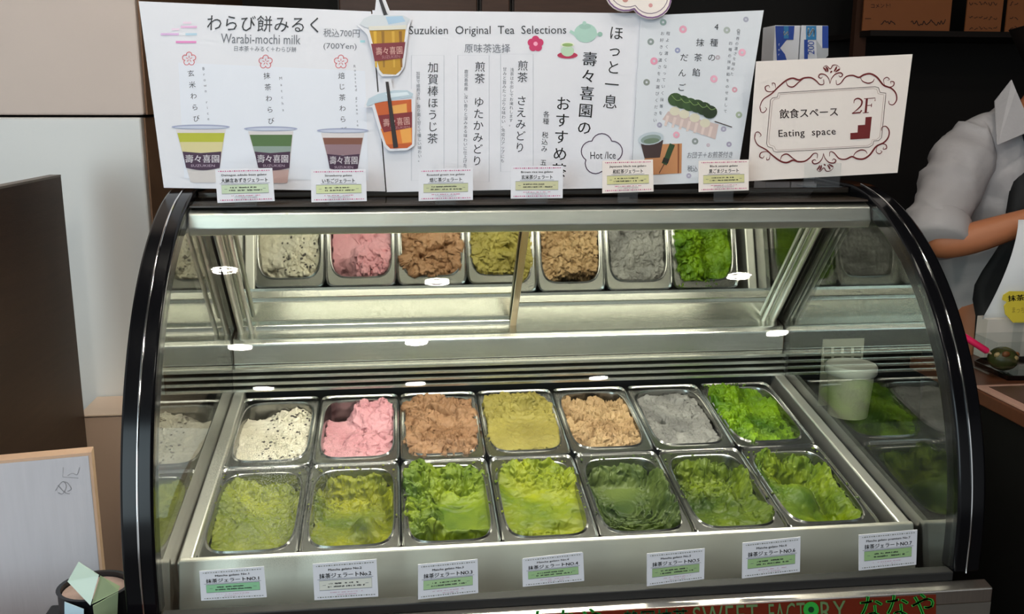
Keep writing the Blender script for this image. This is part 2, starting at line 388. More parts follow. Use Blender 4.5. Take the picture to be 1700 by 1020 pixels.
MB().prism_x([(-.05, -.066), (-.128, -.030), (-.145, -.028), (-.145, -.05), (-.05, -.075)], GX-.60, GX+.60, GASKET).build('front_sill', case)
MB().box((GX-.60, -.149, -.024), (GX+.60, -.128, -.008), GASKET).build('glass_gasket', case, bevel=.002)
tub = MB()
for a, b in (((GX-.58, -.012, -.16), (GX+.58, -.004, -.012)), ((GX-.58, .60, -.16), (GX+.58, .61, .09)), ((GX-.58, -.004, -.165), (GX+.58, .60, -.16))): tub.box(a, b, DARKSTEEL)
tub.build('cold_tub', case)
# counter ledge, body and fascia with the shop's lettering
MB().box((GX-.655, -.172, -.048), (GX+.655, .66, -.02-.15), STEEL).build('case_deck', case) if False else None
MB().prism_x([(-.1495, -.022), (-.172, -.026), (-.172, -.0502), (-.1495, -.0502)], GX-.653, GX+.653, mat('ledge_steel', (.66, .62, .57), .3, 1, var=.1, vscale=9, stretch=(40, 1, 1))).build('counter_ledge', case, bevel=.002)
body = MB().box((GX-.65, -.155, -.79), (GX+.65, .655, -.20), DARKSTEEL)
body.box((GX-.65, -.15, -.20), (GX+.65, -.13, -.055), DARKSTEEL); body.box((GX-.65, .64, -.2), (GX+.65, .655, .16), DARKSTEEL)
for sg in (-1, 1): body.box((GX+sg*.63-.02, -.13, -.2), (GX+sg*.63+.02, .64, -.16), DARKSTEEL)
body.build('case_body', case)
fa = MB().box((GX-.653, -.171, -.36), (GX+.653, -.156, -.0505), STEEL2)
fas = fa.build('fascia', case)
FS = plane_space((0, -.173, 0), (0, -1, 0))
slab(FS, [(-250, 1046), (880, 1021.5), (1554, 988), (1554, 1180), (-250, 1240)], .0018, mat('red_brown_fascia', '#6b2412', .3, var=.1)).build('fascia_panel', fas)
def fl(fn, nm):
    q_ = MB(); fn(q_); q_.build(nm, fas, recalc=False)
GRN = mat('sign_green', '#2fa53c', .5); TEAL = mat('sign_teal', '#2d7a4a', .5); PALEG = mat('sign_pale_green', '#647f52', .5)
fl(lambda m: FS.text(m, 'ななや', (1428, 988, 1550, 1028), GRN, 3, -3, bold=.03), 'shop_name_lettering')
def _sf(m):
    FS.text(m, 'SWEET', (1150, 1005, 1258, 1040), PALEG, 3, -2.5, sp=1.1); FS.text(m, 'FACT', (1276, 1001, 1336, 1036), PALEG, 3, -2.5, sp=1.1); FS.text(m, 'RY', (1362, 998, 1404, 1032), PALEG, 3, -2.5, sp=1.1)
    FS.disc(m, 1346, 1012, 13, GRN, 3); FS.disc(m, 1346, 1012, 5, mat('sign_dark_green', '#0d3a1a', .5), 4)
fl(_sf, 'latin_lettering')
fl(lambda m: FS.text(m, '静岡抹茶', (1036, 1012, 1142, 1044), TEAL, 3, -2.5, bold=.02), 'kanji_lettering')
fl(lambda m: FS.text(m, 'ななや', (880, 1012, 1000, 1050), GRN, 3, -2.5, bold=.03), 'shop_name_lettering')
# ================================================================== pans and gelato
PITCHX, PL = .1643, .2772
def v_hash(ix, iy, seed):
    n = (ix.astype(np.int64)*374761393 + iy.astype(np.int64)*668265263 + seed*1442695041) & 0x7fffffff
    n = ((n ^ (n >> 13))*1274126177) & 0x7fffffff
    return ((n ^ (n >> 16)) & 0xffff)/65535.0
def vn(x, y, seed):
    ix, iy = np.floor(x), np.floor(y); fx, fy = x-ix, y-iy; fx = fx*fx*(3-2*fx); fy = fy*fy*(3-2*fy)
    a, b, c, d = v_hash(ix, iy, seed), v_hash(ix+1, iy, seed), v_hash(ix, iy+1, seed), v_hash(ix+1, iy+1, seed)
    return (a*(1-fx)+b*fx)*(1-fy)+(c*(1-fx)+d*fx)*fy
def fbm(x, y, sc, seed, o=4, ridge=False):
    t = 0; amp = .5; s = sc
    for k in range(o):
        n = vn(x*s+17*k, y*s-9*k, seed+k)
        t = t + amp*((1-abs(2*n-1)) if ridge else n); amp *= .5; s *= 2.03
    return t
def sq(u, v, n):
    mx = np.maximum(abs(u), abs(v)); den = (abs(u)**n+abs(v)**n)**(1/n); return np.where(den > 1e-9, mx/np.maximum(den, 1e-9), 1)
def make_pan_mesh():
    N_ = 96; m = MB(); loops = []
    ang = [2*PI*k/N_ for k in range(N_)]
    def loop(hx, hy, z, n):
        o = []
        for a in ang:
            c, s_ = math.cos(a), math.sin(a); r = (abs(c)**n+abs(s_)**n)**(-1/n); o.append((hx*r*c, hy*r*s_, z))
        return o
    X, Y = PITCHX/2-.0006, PL/2-.0006
    loops = [loop(X, Y, -.012, 16), loop(X, Y, .0005, 16), loop(X-.0012, Y-.0012, .0022, 16), loop(X-.0030, Y-.0030, .0008, 16), loop(X-.0045, Y-.0045, -.0012, 15),
             loop(.0735, .1185, -.0012, 5), loop(.0715, .1165, .0016, 5), loop(.0700, .115, .0008, 5), loop(.0685, .1135, -.004, 5), loop(.0655, .1085, -.092, 5), loop(.060, .10, -.098, 5)]
    vs = [p for l in loops for p in l]; fs = []
    for i in range(len(loops)-1):
        for k in range(N_): fs.append((i*N_+k, i*N_+(k+1) % N_, (i+1)*N_+(k+1) % N_, (i+1)*N_+k))
    fs.append(tuple((len(loops)-1)*N_+k for k in range(N_)))
    m.add(vs, fs, PANSTEEL); return m.build('gelato_pan', loc=(0, 0, 0), smooth=35)
PANROT = Euler((TILT, 0, 0))
def pan_center(i, row, h=0.0):
    v = PL*(.5+row); return Vector(((i-3)*PITCHX, v*math.cos(TILT)-h*math.sin(TILT), v*math.sin(TILT)+h*math.cos(TILT)+Z0))
def gel_mat(name, a, b, vs=14, rough=.5, bump=.55, spots=None):
    m = bpy.data.materials.new(name); m.use_nodes = True; nt = m.node_tree; B = nt.nodes['Principled BSDF']; L = nt.links
    tc = nt.nodes.new('ShaderNodeTexCoord')
    n = nt.nodes.new('ShaderNodeTexNoise'); n.inputs['Scale'].default_value = vs; n.inputs['Detail'].default_value = 6; L.new(tc.outputs['Object'], n.inputs['Vector'])
    r = nt.nodes.new('ShaderNodeMapRange'); r.inputs['From Min'].default_value = .35; r.inputs['From Max'].default_value = .65; L.new(n.outputs['Fac'], r.inputs['Value'])
    mx = nt.nodes.new('ShaderNodeMix'); mx.data_type = 'RGBA'; mx.inputs['A'].default_value = lin(a); mx.inputs['B'].default_value = lin(b)
    L.new(r.outputs[0], mx.inputs['Factor']); L.new(mx.outputs['Result'], B.inputs['Base Color'])
    B.inputs['Roughness'].default_value = rough; B.inputs['Specular IOR Level'].default_value = .22
    n2 = nt.nodes.new('ShaderNodeTexNoise'); n2.inputs['Scale'].default_value = 120; n2.inputs['Detail'].default_value = 5; L.new(tc.outputs['Object'], n2.inputs['Vector'])
    bp = nt.nodes.new('ShaderNodeBump'); bp.inputs['Strength'].default_value = bump; bp.inputs['Distance'].default_value = .003
    L.new(n2.outputs['Fac'], bp.inputs['Height']); L.new(bp.outputs['Normal'], B.inputs['Normal'])
    return m
def G(u, v, cu, cv, su, sv=None):
    sv = sv or su; return np.exp(-(((u-cu)/su)**2+((v-cv)/sv)**2))
def sstep(a, b, x):
    t = np.clip((x-a)/(b-a), 0, 1); return t*t*(3-2*t)
def gelato(name, i, row, hfun, material, label, group, over=0.0, NU=100, NV=150):
    """surface of the frozen mass in pan coordinates, closed by sides going down into the pan"""
    uu, vv = np.meshgrid(np.linspace(-1, 1, NU), np.linspace(-1, 1, NV))
    k = sq(uu, vv, 5.0); u, v = uu*k, vv*k; sd = 100+i*10+row*77
    rr = np.maximum(abs(uu), abs(vv))
    h = hfun(u, v, sd)
    spill = over*sstep(.8, 1, rr)*(.3+1.5*fbm(u*1.0, v*1.6, 4, sd+5, 3))
    x = u*(.0682+spill*.012); y = v*(.1132+spill*.012)
    x = x+sstep(.1, .5, 1-rr)*0+ (fbm(u, v*1.6, 7, sd+8, 3)-.45)*.004*sstep(0, .2, 1-rr); y = y+(fbm(u, v*1.6, 7, sd+9, 3)-.45)*.004*sstep(0, .2, 1-rr)
    hh = np.where(rr > .985, np.minimum(h, h-.004), h)
    gy, gx = np.gradient(hh, 2*.113/NV, 2*.068/NU); wt = np.clip(np.hypot(gx, gy)*.8-.06, .03, 1.0)
    if row == 0 and i in (1, 6): wt = wt*(1-.9*G(u, v, *((.32, -.22) if i == 1 else (-.02, 0)), .42))
    vs = []
    for a, b, c, w_ in zip(x.ravel(), y.ravel(), hh.ravel(), wt.ravel()):
        p = Vector((a, b, c)); q1 = mnoise.noise_vector(p*95+Vector((i*3.1, row*5.3, 0))); q2 = mnoise.noise_vector(p*230); q0 = mnoise.noise_vector(p*42+Vector((i*1.7, 2.2, row*4.1)))
        p = p+(q0*.0055+q1*.0034+q2*.0020)*w_; vs.append((p.x, p.y, p.z))
    fs = [(j*NU+q, j*NU+q+1, (j+1)*NU+q+1, (j+1)*NU+q) for j in range(NV-1) for q in range(NU-1)]
    ring = [q for q in range(NU)]+[j*NU+NU-1 for j in range(1, NV)]+[(NV-1)*NU+q for q in range(NU-2, -1, -1)]+[j*NU for j in range(NV-2, 0, -1)]
    b0 = len(vs)
    for q in ring:
        a, b, c = vs[q]; s1 = min(1, .0675/max(abs(a), 1e-6)) if abs(a) > .0675 else 1
        vs.append((max(-.0655, min(.0655, a*.97)), max(-.1085, min(.1085, b*.97)), -.075))
    n = len(ring); fs += [(ring[q], b0+q, b0+(q+1) % n, ring[(q+1) % n]) for q in range(n)] + [tuple(b0+q for q in range(n))]
    m = MB(); m.add(vs, fs, material); o = m.build(name, loc=(0, 0, 0), smooth=180)
    o.rotation_euler = PANROT; o.location = pan_center(i, row)
    tag(o, label, 'gelato', group)
    zz = hh
    def top(a, b):
        q = int(round((a+1)/2*(NU-1))); j = int(round((b+1)/2*(NV-1))); return vs[j*NU+q]
    return o, top
def bits(parent, name, pts, size, m, flat=1.0, seg=6):
    b = MB()
    for p in pts:
        s_ = size*random.uniform(.5, 1.3); b.ball((p[0], p[1], p[2]+s_*.25), (s_*random.uniform(.7, 1.3), s_*random.uniform(.7, 1.3), s_*flat*random.uniform(.6, 1)), m, seg=seg, rings=4)
    ORI[parent] = Vector((0, 0, 0)); o = b.build(name, parent, smooth=50); o['kind'] = 'stuff'; return o
panm = make_pan_mesh()
def wall_edge(u, v, w_=.2): return sstep(1-w_, 1, np.maximum(abs(u), abs(v)))
def rough(u, v, sd, a, sc=6, o=4): return (fbm(u, v*1.6, sc, sd, o)-.47)*a
def clump(u, v, sd, a, sc=7): return (fbm(u, v*1.6, sc, sd, 4, True)-.5)*a
PAND = ['leftmost, under the cream azuki gelato', 'second from the left, under the pink strawberry gelato', 'third from the left, under the brown roasted tea gelato', 'middle one, under the olive yellow gelato',
        'fifth from the left, under the light brown gelato', 'sixth from the left, under the grey sesame gelato', 'rightmost, under the lumpy bright green gelato']
for row in (1, 0):
    for i in range(7):
        o = panm if (row, i) == (1, 0) else panm.copy()
        if o is not panm: COL.objects.link(o)
        o.rotation_euler = PANROT; o.location = pan_center(i, row)
        lab = ('steel pan in the back row, '+PAND[i]) if row else f"steel pan in the front row of matcha gelato, behind the card numbered {i+1}"
        tag(o, lab, 'pan', 'gelato pans in the back row' if row else 'gelato pans in the front row')
GR1, GR0 = 'gelato flavours in the back row', 'matcha gelato in the front row'
def worley(x, y, sc, seed):
    X, Y = x*sc, y*sc; ix, iy = np.floor(X), np.floor(Y); f1 = np.full(X.shape, 9.0); f2 = f1.copy(); rr_ = np.zeros(X.shape)
    for dx in (-1, 0, 1):
        for dy in (-1, 0, 1):
            cx_, cy_ = ix+dx, iy+dy; d = np.hypot(cx_+v_hash(cx_, cy_, seed)-X, cy_+v_hash(cx_, cy_, seed+7)-Y); r_ = v_hash(cx_, cy_, seed+13)
            n_ = d < f1; f2 = np.where(n_, f1, np.minimum(f2, d)); rr_ = np.where(n_, r_, rr_); f1 = np.where(n_, d, f1)
    return f1, f2, rr_
def chunk(u, v, sd, a, sc):
    """crumbly lumps with dark crevices between them"""
    x = u+.22/sc*6*(fbm(u, v*1.6, sc*1.3, sd+21, 3)-.47); y = v*1.6+.22/sc*6*(fbm(u, v*1.6, sc*1.3, sd+22, 3)-.47)
    f1, f2, r_ = worley(x, y, sc, sd)
    sc_ = min(1.0, 3.2/sc)*.55+.12
    return a*sc_*(.8*(r_-.5)+.8*(.5-f1*f1)-.45*np.exp(-((f2-f1)/.10)**2)+.9*(fbm(u, v*1.6, sc*2.2, sd+3, 4)-.44))
# back row
def h0(u, v, s):
    return -.016+.006*G(u, v, .5, .3, .6)+rough(u, v, s, .012, 3)+sstep(-.25, .3, u+.2*v)*chunk(u, v, s+3, .012, 5)-.034*G(u, v, -.6, .95, .38, .20)+.004*sstep(.2, .9, -v)
o, top = gelato('azuki_gelato', 0, 1, h0, gel_mat('cream_gelato', '#d9d3c2', '#c6bfa9', 12), 'cream white gelato speckled with dark azuki beans, leftmost in back row', GR1)
pts = [top(max(-.9, min(.93, random.gauss(.4, .38)*random.choice((1, 1, 1, 1, -.3)))), random.uniform(-.93, .95)) for _ in range(95)]
bits(o, 'azuki_bean_bits', pts, .0026, mat('azuki', '#2c2422', .5), .5)
def h1(u, v, s):
    k = sstep(.3, .62, v+.12*u)*sstep(-.4, -.1, u)
    return -.020+.022*k+k*chunk(u, v, s, .014, 4)+rough(u, v, s, .010, 3)+chunk(u, v, s+1, .012, 2.2)*sstep(-.5, .2, u)-.008*G(u, v, .25, .2, .6, .10)-.04*G(u, v, -.62, .95, .40, .22)-.009*G(u, v, -.45, -.1, .10, .25)
gelato('strawberry_gelato', 1, 1, h1, gel_mat('pink_gelato', '#cb979e', '#b87f87', 10), 'pink strawberry gelato with a torn ridge, in the back row', GR1)
def h2(u, v, s):
    c_ = G(u, v, .15, .05, .45, .35)
    return -.004+.004*(1-u*u)+chunk(u, v, s, .016, 2.2)*(1-.5*c_)+chunk(u, v, s+1, .011, 5)*(1-.6*c_)+.005*sstep(.52, .62, v)-.020*np.exp(-((v-.50+.12*np.sin(u*3))/.05)**2)*sstep(.9, .4, abs(u-.1))-.010*G(u, v, .2, .0, .4, .25)+.007*G(u, v, .1, -.75, .8, .14)-.012*G(u, v, -.5, -.55, .35, .08)
gelato('roasted_tea_gelato', 2, 1, h2, gel_mat('brown_gelato', '#987558', '#77563c', 10), 'brown roasted tea gelato heaped over the pan rim', GR1, .5)
def h3(u, v, s):
    R = np.sqrt((u-.1)**2+((v-.55)*1.3)**2)
    return .000+.005*(1-v*v)+.006*sstep(.3, .6, v)+.0022*np.sin(R*32+3*fbm(u, v, 3, s, 2))*G(u, v, .1, .1, .7, .35)+rough(u, v, s, .008, 4)+.012*G(u, v, .3, .66, .32, .12)-.020*G(u, v, .2, .46, .42, .06)+chunk(u, v, s, .012, 4)*sstep(.1, .5, v+.5*abs(u))-.008*G(u, v, .92, .4, .1, .4)
gelato('brown_rice_tea_gelato', 3, 1, h3, gel_mat('olive_gelato', '#8d8343', '#746a32', 9), 'olive yellow brown rice tea gelato with a folded top', GR1, .3)
def h4(u, v, s):
    return -.006+chunk(u, v, s, .015, 2.6)+chunk(u, v, s+2, .014, 6)+rough(u, v, s+2, .010, 14)-.04*sstep(.80, .98, v+.05*u)*sstep(-.8, -.2, u)-.03*G(u, v, -.85, -.75, .2, .18)+.007*G(u, v, .2, -.6, .6, .3)
gelato('black_tea_gelato', 4, 1, h4, gel_mat('tan_gelato', '#a98f6a', '#8a6e4e', 12), 'light tan black tea gelato with a crumbly rough surface', GR1, .1)
def h5(u, v, s):
    return -.009+rough(u, v, s, .012, 3)+chunk(u, v, s, .007, 5)-.022*G(u, v, -.45, .0, .12, .08)-.018*G(u, v, -.1, -.35, .12, .06)-.014*G(u, v, .3, .72, .28, .12)+.006*G(u, v, .3, .78, .38, .2)-.012*G(u, v, .6, .05, .1, .06)
gelato('black_sesame_gelato', 5, 1, h5, gel_mat('grey_gelato', '#84837f', '#5b5a58', 16), 'grey black sesame gelato with dark pits in it', GR1)
def h6(u, v, s):
    R = np.sqrt((u-.15)**2+((v-.5)*1.3)**2); lf = sstep(.1, -.35, u-.2*v)
    return -.012+.014*lf+chunk(u, v, s, .016, 2.8)*(.25+lf)+chunk(u, v, s+2, .008, 7)-.018*G(u, v, .22, .45, .30, .24)+.0035*np.sin(R*30)*sstep(-.1, -.3, v)*sstep(-.95, -.6, v)*(1-lf)+.010*wall_edge(u, v, .2)*sstep(-.1, .6, v)-.008*sstep(.62, .8, u-.5*(v+.2))*sstep(.9, .3, v)+.008*G(u, v, .1, -.85, .7, .14)
GM7 = gel_mat('matcha_light', '#6a8a0c', '#33560a', 12, .42)
o, top = gelato('premium_matcha_gelato', 6, 1, h6, GM7, 'bright green lumpy matcha gelato, rightmost in back row beside the grey one', GR1, .45)
bits(o, 'gelato_crumbs', [(random.uniform(-.07, .03), random.uniform(.118, .133), .001) for _ in range(16)], .002, GM7)
# front row, each richer than the last
def f0(u, v, s): return -.040+.024*sstep(.5, -.5, u+.7*v-.1)*sstep(-1.2, .2, v-u)+.022*wall_edge(u, v, .3)*sstep(-.3, .7, v+.4*u)+rough(u, v, s, .012, 4)+chunk(u, v, s, .006, 6)*sstep(-.3, .4, v-.3*u)-.02*G(u, v, -.45, .3, .25, .12)
def f1(u, v, s):
    return -.046+.036*wall_edge(u, v, .30)*sstep(.1, .6, v+.3*abs(u))+.030*np.exp(-(((u-.32)/.30)**2+((v+.22)/.24)**2)**1.6)+.030*sstep(.1, -.8, v)-.022*G(u, v, .35, -.64, .34, .10)+chunk(u, v, s, .010, 5)*sstep(.2, .6, v)+rough(u, v, s, .008, 4)+.010*sstep(.0, -.9, u)*sstep(.5, -.2, v)
def f2(u, v, s):
    R = np.sqrt((u-.3)**2+((v-.5)*1.3)**2); lf = sstep(-.1, -.5, u+.1*v); bk = sstep(.25, .6, v)
    return -.026+.018*lf+.018*bk+chunk(u, v, s, .019, 2.4)*np.clip(lf+bk*.8, 0, 1)+chunk(u, v, s+2, .010, 6)*np.clip(lf+bk, 0, 1)+.0028*np.sin(R*36)*sstep(.75, .35, R)*sstep(.3, .1, v)-.022*G(u, v, .35, .6, .28, .16)+.018*np.exp(-((v+.68)/.10)**2)*sstep(-.8, -.3, u)-.022*np.exp(-((v+.92)/.10)**2)+.006*wall_edge(u, v, .3)
def f3(u, v, s):
    bk = sstep(.35, .65, v+.28*u)
    return -.018+.012*bk+chunk(u, v, s, .013, 2.4)*bk+chunk(u, v, s+2, .010, 6)*np.clip(bk+sstep(-.55, -.7, v), 0, 1)+rough(u, v, s, .014, 2.2)+.012*wall_edge(u, v, .2)*sstep(0, .6, v)-.014*G(u, v, .45, -.6, .4, .16)-.012*G(u, v, -.5, .35, .3, .10)-.010*sstep(-.75, -.95, v)
def f4(u, v, s):
    R = np.sqrt((u+.05)**2+((v-.15)*1.4)**2); w_ = wall_edge(u, v, .3)
    return -.044+.022*sstep(.55, .95, u)*sstep(.9, .3, v)+.034*w_*sstep(-.8, .5, v+abs(u)*.5)+.0050*np.sin(R*32+2*fbm(u, v, 2, s, 2))*sstep(.15, .45, R)*sstep(.45, .0, v)+chunk(u, v, s, .009, 3)*w_*sstep(-.3, .4, v+.4*u)+.028*sstep(-.1, -.85, v)+chunk(u, v, s+1, .006, 7)*sstep(.2, .5, abs(u))
def f5(u, v, s):
    w_ = wall_edge(u, v, .3)
    return -.044+.026*sstep(.55, .95, u)*sstep(.9, .3, v)+.034*w_*sstep(-.2, .7, v)+chunk(u, v, s, .013, 2.6)*sstep(.25, .6, v)+chunk(u, v, s+2, .009, 6)*sstep(-.1, .5, v+.3*abs(u))+.026*G(u, v, .4, .05, .22, .35)+.014*G(u, v, -.25, .25, .12, .3)+rough(u, v, s, .012, 4)+.030*sstep(.0, -.8, v)
def f6(u, v, s):
    return -.040+.028*sstep(.5, .95, u)*sstep(.9, .2, v)+.030*wall_edge(u, v, .32)*sstep(.0, .7, v)+.028*np.exp(-(((u+.02)/.36)**2+(v/.34)**2)**1.5)+.020*sstep(.1, -.6, u)-.030*G(u, v, .05, .6, .5, .15)+chunk(u, v, s, .012, 2.8)*sstep(.35, .7, v)+chunk(u, v, s+2, .008, 6)*sstep(-.2, .5, v+.5*abs(u))-.020*G(u, v, .5, -.1, .14, .45)+.016*sstep(-.5, -.9, v)
FM = [('#868c2a', '#5d6a18'), ('#84850a', '#4c5c07'), ('#748410', '#3c560a'), ('#82880c', '#50640a'), ('#52602a', '#2a3d10'), ('#5c6c0c', '#2d4206'), ('#6e7e0a', '#375406')]
ADJ = ['palest yellow-green matcha gelato with a smooth slope', 'yellow-green matcha gelato with one round scoop mound', 'green matcha gelato with chunky torn edges and ripples', 'yellowish green matcha gelato, nearly full and smooth',
       'dark green matcha gelato scraped hollow with fine ripples', 'deep green matcha gelato with a hollowed middle', 'richest green matcha gelato with a rounded mound']
for i, f in enumerate((f0, f1, f2, f3, f4, f5, f6)):
    gm = gel_mat(f'matcha_{i+1}', *FM[i], 11, .42, bump=.3)
    o, top = gelato('matcha_gelato', i, 0, f, gm, f'{ADJ[i]}, behind the card numbered {i+1}', GR0, .55 if i in (2, 3) else .15)
    ed = []
    for _ in range((12, 30, 36, 36, 30, 24, 36)[i]):
        if random.random() < .6: ed.append((random.uniform(-.07, .07), random.uniform(.108, .126), .001))
        else: ed.append((random.choice((-1, 1))*random.uniform(.068, .077), random.uniform(-.06, .12), .001))
    bits(o, 'gelato_crumbs', ed, .0019, gm)
# ================================================================== menus, signs and cards
LEAN = math.radians(11)
MENU_N = (0, -math.cos(LEAN), math.sin(LEAN))
def board(name, label, cat, sp, outline, th, m, group=None, loc=None):
    mb = slab(sp, outline, th, m); P = [sp.fn(x, y, -th/2) for x, y in outline]
    c = sum(P, Vector())/len(P); low = min(P, key=lambda p: p.z)
    t = thing(name, label, cat, (c.x, c.y, low.z), group); mb.build('sheet', t); return t
def cup_print(sp, t, rim, topy, boty, x0b, x1b, layers, band, name):
    """a printed cup: rim line (x0,x1,y), tapering body, drink layers as (y0,y1,material), label band (y0,y1)"""
    m = MB(); (rx0, rx1, ry) = rim; cx = (rx0+rx1)/2
    def xs(y):
        f = (y-topy)/(boty-topy); return rx0+7+(x0b-rx0-7)*f, rx1-7+(x1b-rx1+7)*f
    a0, a1 = xs(topy); b0, b1 = xs(boty)
    sp.poly(m, [(a0, topy), (a1, topy), (b1, boty-3), (b1-5, boty), (b0+5, boty), (b0, boty-3)], col('#d6cfd0'), 2)
    for y0, y1, mm in layers:
        p0, p1 = xs(y0), xs(y1); sp.poly(m, [(p0[0]+1, y0), (p0[1]-1, y0), (p1[1]-1, y1), (p1[0]+1, y1)], mm, 3)
    sp.disc(m, cx, ry, (rx1-rx0)/2, col('#9aa0bd'), 3, ry=4.0, n=28); sp.disc(m, cx, ry+.8, (rx1-rx0)/2-5, col('#c3c8da'), 4, ry=2.4, n=28)
    p0, p1 = xs(band[0]), xs(band[1]); n = 8
    low = [(p1[1]+(p1[0]-p1[1])*k/n, band[1]+4*math.sin(PI*k/n)) for k in range(n+1)]
    sp.poly(m, [(p0[0]+1.5, band[0]), (cx, band[0]+2.5), (p0[1]-1.5, band[0])]+low, col('#3b1a3a'), 5)
    ym = (band[0]+band[1])/2
    sp.text(m, '壽々喜園', (p0[0]+6, ym-8, p0[1]-5, ym+5), col('#e6dfe6'), 6, 0, bold=.02)
    sp.text(m, 'SUZUKIEN', (p1[0]+8, ym+8, p1[1]-8, ym+12), col('#b8a3b8'), 6)
    return m.build(name, t, recalc=False)
def blossom(sp, m, x, y, r, mt, core=None, layer=3, line=False):
    pts = []
    for k in range(5):
        a = -PI/2+2*PI*k/5
        if line: sp.stroke(m, [(x+r*.62*math.cos(a)+r*.42*math.cos(a+q), y+r*.62*math.sin(a)+r*.42*math.sin(a+q)) for q in (-1.9, -1, 0, 1, 1.9)], 1.1, mt, layer)
        else: sp.disc(m, x+r*.55*math.cos(a), y+r*.55*math.sin(a), r*.5, mt, layer+k*.2, n=14)
        if line: sp.stroke(m, [(x+r*.15*math.cos(a), y+r*.15*math.sin(a)), (x+r*.5*math.cos(a), y+r*.5*math.sin(a))], 1.0, mt, layer, curve=False)
    if core: sp.disc(m, x, y, r*.28, core, layer+1.2, n=12)
# ---- left sheet: three cups
A_ = plane_space((0, .287, .556), MENU_N)
t = board('drink_menu', 'white menu sheet with three printed cups, leftmost on top of the case', 'menu', A_, [(230, 2), (616, 19), (640, 318), (272, 312)], .002, PAPER)
m = MB()
A_.poly(m, [(296, 104), (606, 118), (612, 300), (306, 296)], col('#dfe2ec'), 1)
m.build('tinted_panel', t, recalc=False)
m = MB()
A_.text(m, 'わらび餅みるく', (344, 26, 529, 53), INK, 2, 1.2, sp=1.05)
A_.text(m, 'Warabi-mochi milk', (367, 57, 499, 73), INKG, 2, 1)
A_.text(m, '日本茶＋みるく＋わらび餅', (389, 77, 492, 86), INKG, 2, 1)
A_.text(m, '税込700円', (537, 48, 597, 62), INKG, 2, 1); A_.text(m, '(700Yen)', (537, 72, 592, 84), INKG, 2, 1)
A_.vtext(m, '玄米わらび', (317, 122), (326, 197), 11.5, INK); A_.vtext(m, 'Brown rice', (338, 114), (346, 197), 7, INKG)
A_.vtext(m, '抹茶わらび', (443, 126), (450, 201), 11.5, INK); A_.vtext(m, 'Matcha', (466, 130), (470, 182), 7, INKG)
A_.vtext(m, '焙じ茶わらび', (567, 126), (570, 216), 11.5, INK); A_.vtext(m, 'Roasted green tea', (589, 110), (594, 214), 6.5, INKG)
for x, y in ((314, 98), (441, 103), (566, 103)): blossom(A_, m, x, y, 11, REDL, None, 2, True)
for x0, x1, y, c in ((300, 327, 45, '#e3b6d8'), (304, 318, 38, '#ead3e4'), (285, 298, 49, '#ead3e4'), (267, 297, 57, '#d9b3dc'), (308, 327, 57, '#b9d5e6'), (292, 326, 70, '#e48cc4'), (598, 606, 69, '#a8d8df')):
    A_.rect(m, x0, y-1.8, x1, y+1.8, col(c), 2)
m.build('lettering', t, recalc=False)
cup_print(A_, t, (285, 382, 211), 215, 304, 316, 361, [(221, 236, col('#b3b52b')), (236, 254, col('#d3c894')), (282, 303, col('#cfc8c6'))], (252, 279), 'cup_picture')
cup_print(A_, t, (405, 494, 214), 218, 305, 436, 478, [(224, 243, col('#4c6b3a')), (243, 255, col('#8a9a92')), (282, 304, col('#c9aaa6'))], (252, 279), 'cup_picture')
cup_print(A_, t, (526, 612, 217), 221, 303, 553, 590, [(229, 240, col('#7a4a3a')), (240, 258, col('#8d7078')), (280, 302, col('#b9a2a6'))], (256, 280), 'cup_picture')
# ---- middle sheet: tea selections
B_ = plane_space((0, .283, .556), MENU_N)
t = board('tea_menu', 'white tea menu sheet with vertical Japanese lettering, in the middle of the case top', 'menu', B_, [(618, 17), (1064, 22), (1047, 312), (642, 319)], .002, PAPER)
m = MB()
for x0, x1, y0, y1 in ((683, 737, 92, 300), (760, 812, 92, 302), (831, 885, 90, 285)):
    B_.stroke(m, [(x0, y0), (x1, y0), (x1, y1), (x0, y1)], .8, INKL, 1, closed=True, curve=False)
B_.text(m, 'Suzukien  Original  Tea  Selections', (679, 43, 940, 61), INK, 2, -.2)
B_.text(m, '原味茶选择', (771, 73, 847, 88), INKG, 2, 0)
B_.vtext(m, 'ほっと一息', (1023, 55), (1013, 169), 25, INKB); B_.vtext(m, '壽々喜園の', (979, 98), (970, 212), 25, INKB, bold=.012)
B_.vtext(m, 'おすすめ茶', (935, 172), (928, 283), 25, INKB, bold=.008); B_.vtext(m, '各種　税込み　五', (907, 190), (902, 270), 11, INK)
B_.vtext(m, '煎茶　さえみどり', (868, 109), (863, 245), 18, INK); B_.vtext(m, '煎茶　ゆたかみどり', (797, 111), (792, 267), 18, INK)
B_.vtext(m, '加賀棒ほうじ茶', (719, 112), (718, 230), 18.5, INK)
B_.vtext(m, '加賀で焙煎され、香り高く甘くて優しい味わい。', (694, 122), (697, 266), 6.6, INKG)
B_.vtext(m, '鹿児島県産、深い香りと深みある味わいに仕上げた', (774, 119), (772, 275), 6.8, INKG)
B_.vtext(m, '浅茶は水出しでお淹れします。', (850, 116), (848, 207), 6.6, INKG); B_.vtext(m, '甘みと旨みたっぷりな味わい。免疫力アップにも', (838, 115), (834, 267), 6.8, INKG)
B_.text(m, 'Hot /Ice', (980, 252, 1022, 264), INK, 2, -1)
def lobes(x, y, r, d, n=5, ph=-PI/2, k=9, sy=1):
    P = []
    for i in range(n):
        a = ph+2*PI*i/n; wd = PI/n+math.asin(min(.99, d/r*math.sin(PI/n)))
        for j in range(k):
            b = a-wd+2*wd*j/(k-1); P.append((x+d*math.cos(a)+r*math.cos(b), y+(d*math.sin(a)+r*math.sin(b))*sy))
    return P
B_.stroke(m, lobes(999, 257, 17, 18), 1.6, col('#4a3550'), 2, closed=True, curve=False)
m.build('lettering', t, recalc=False)
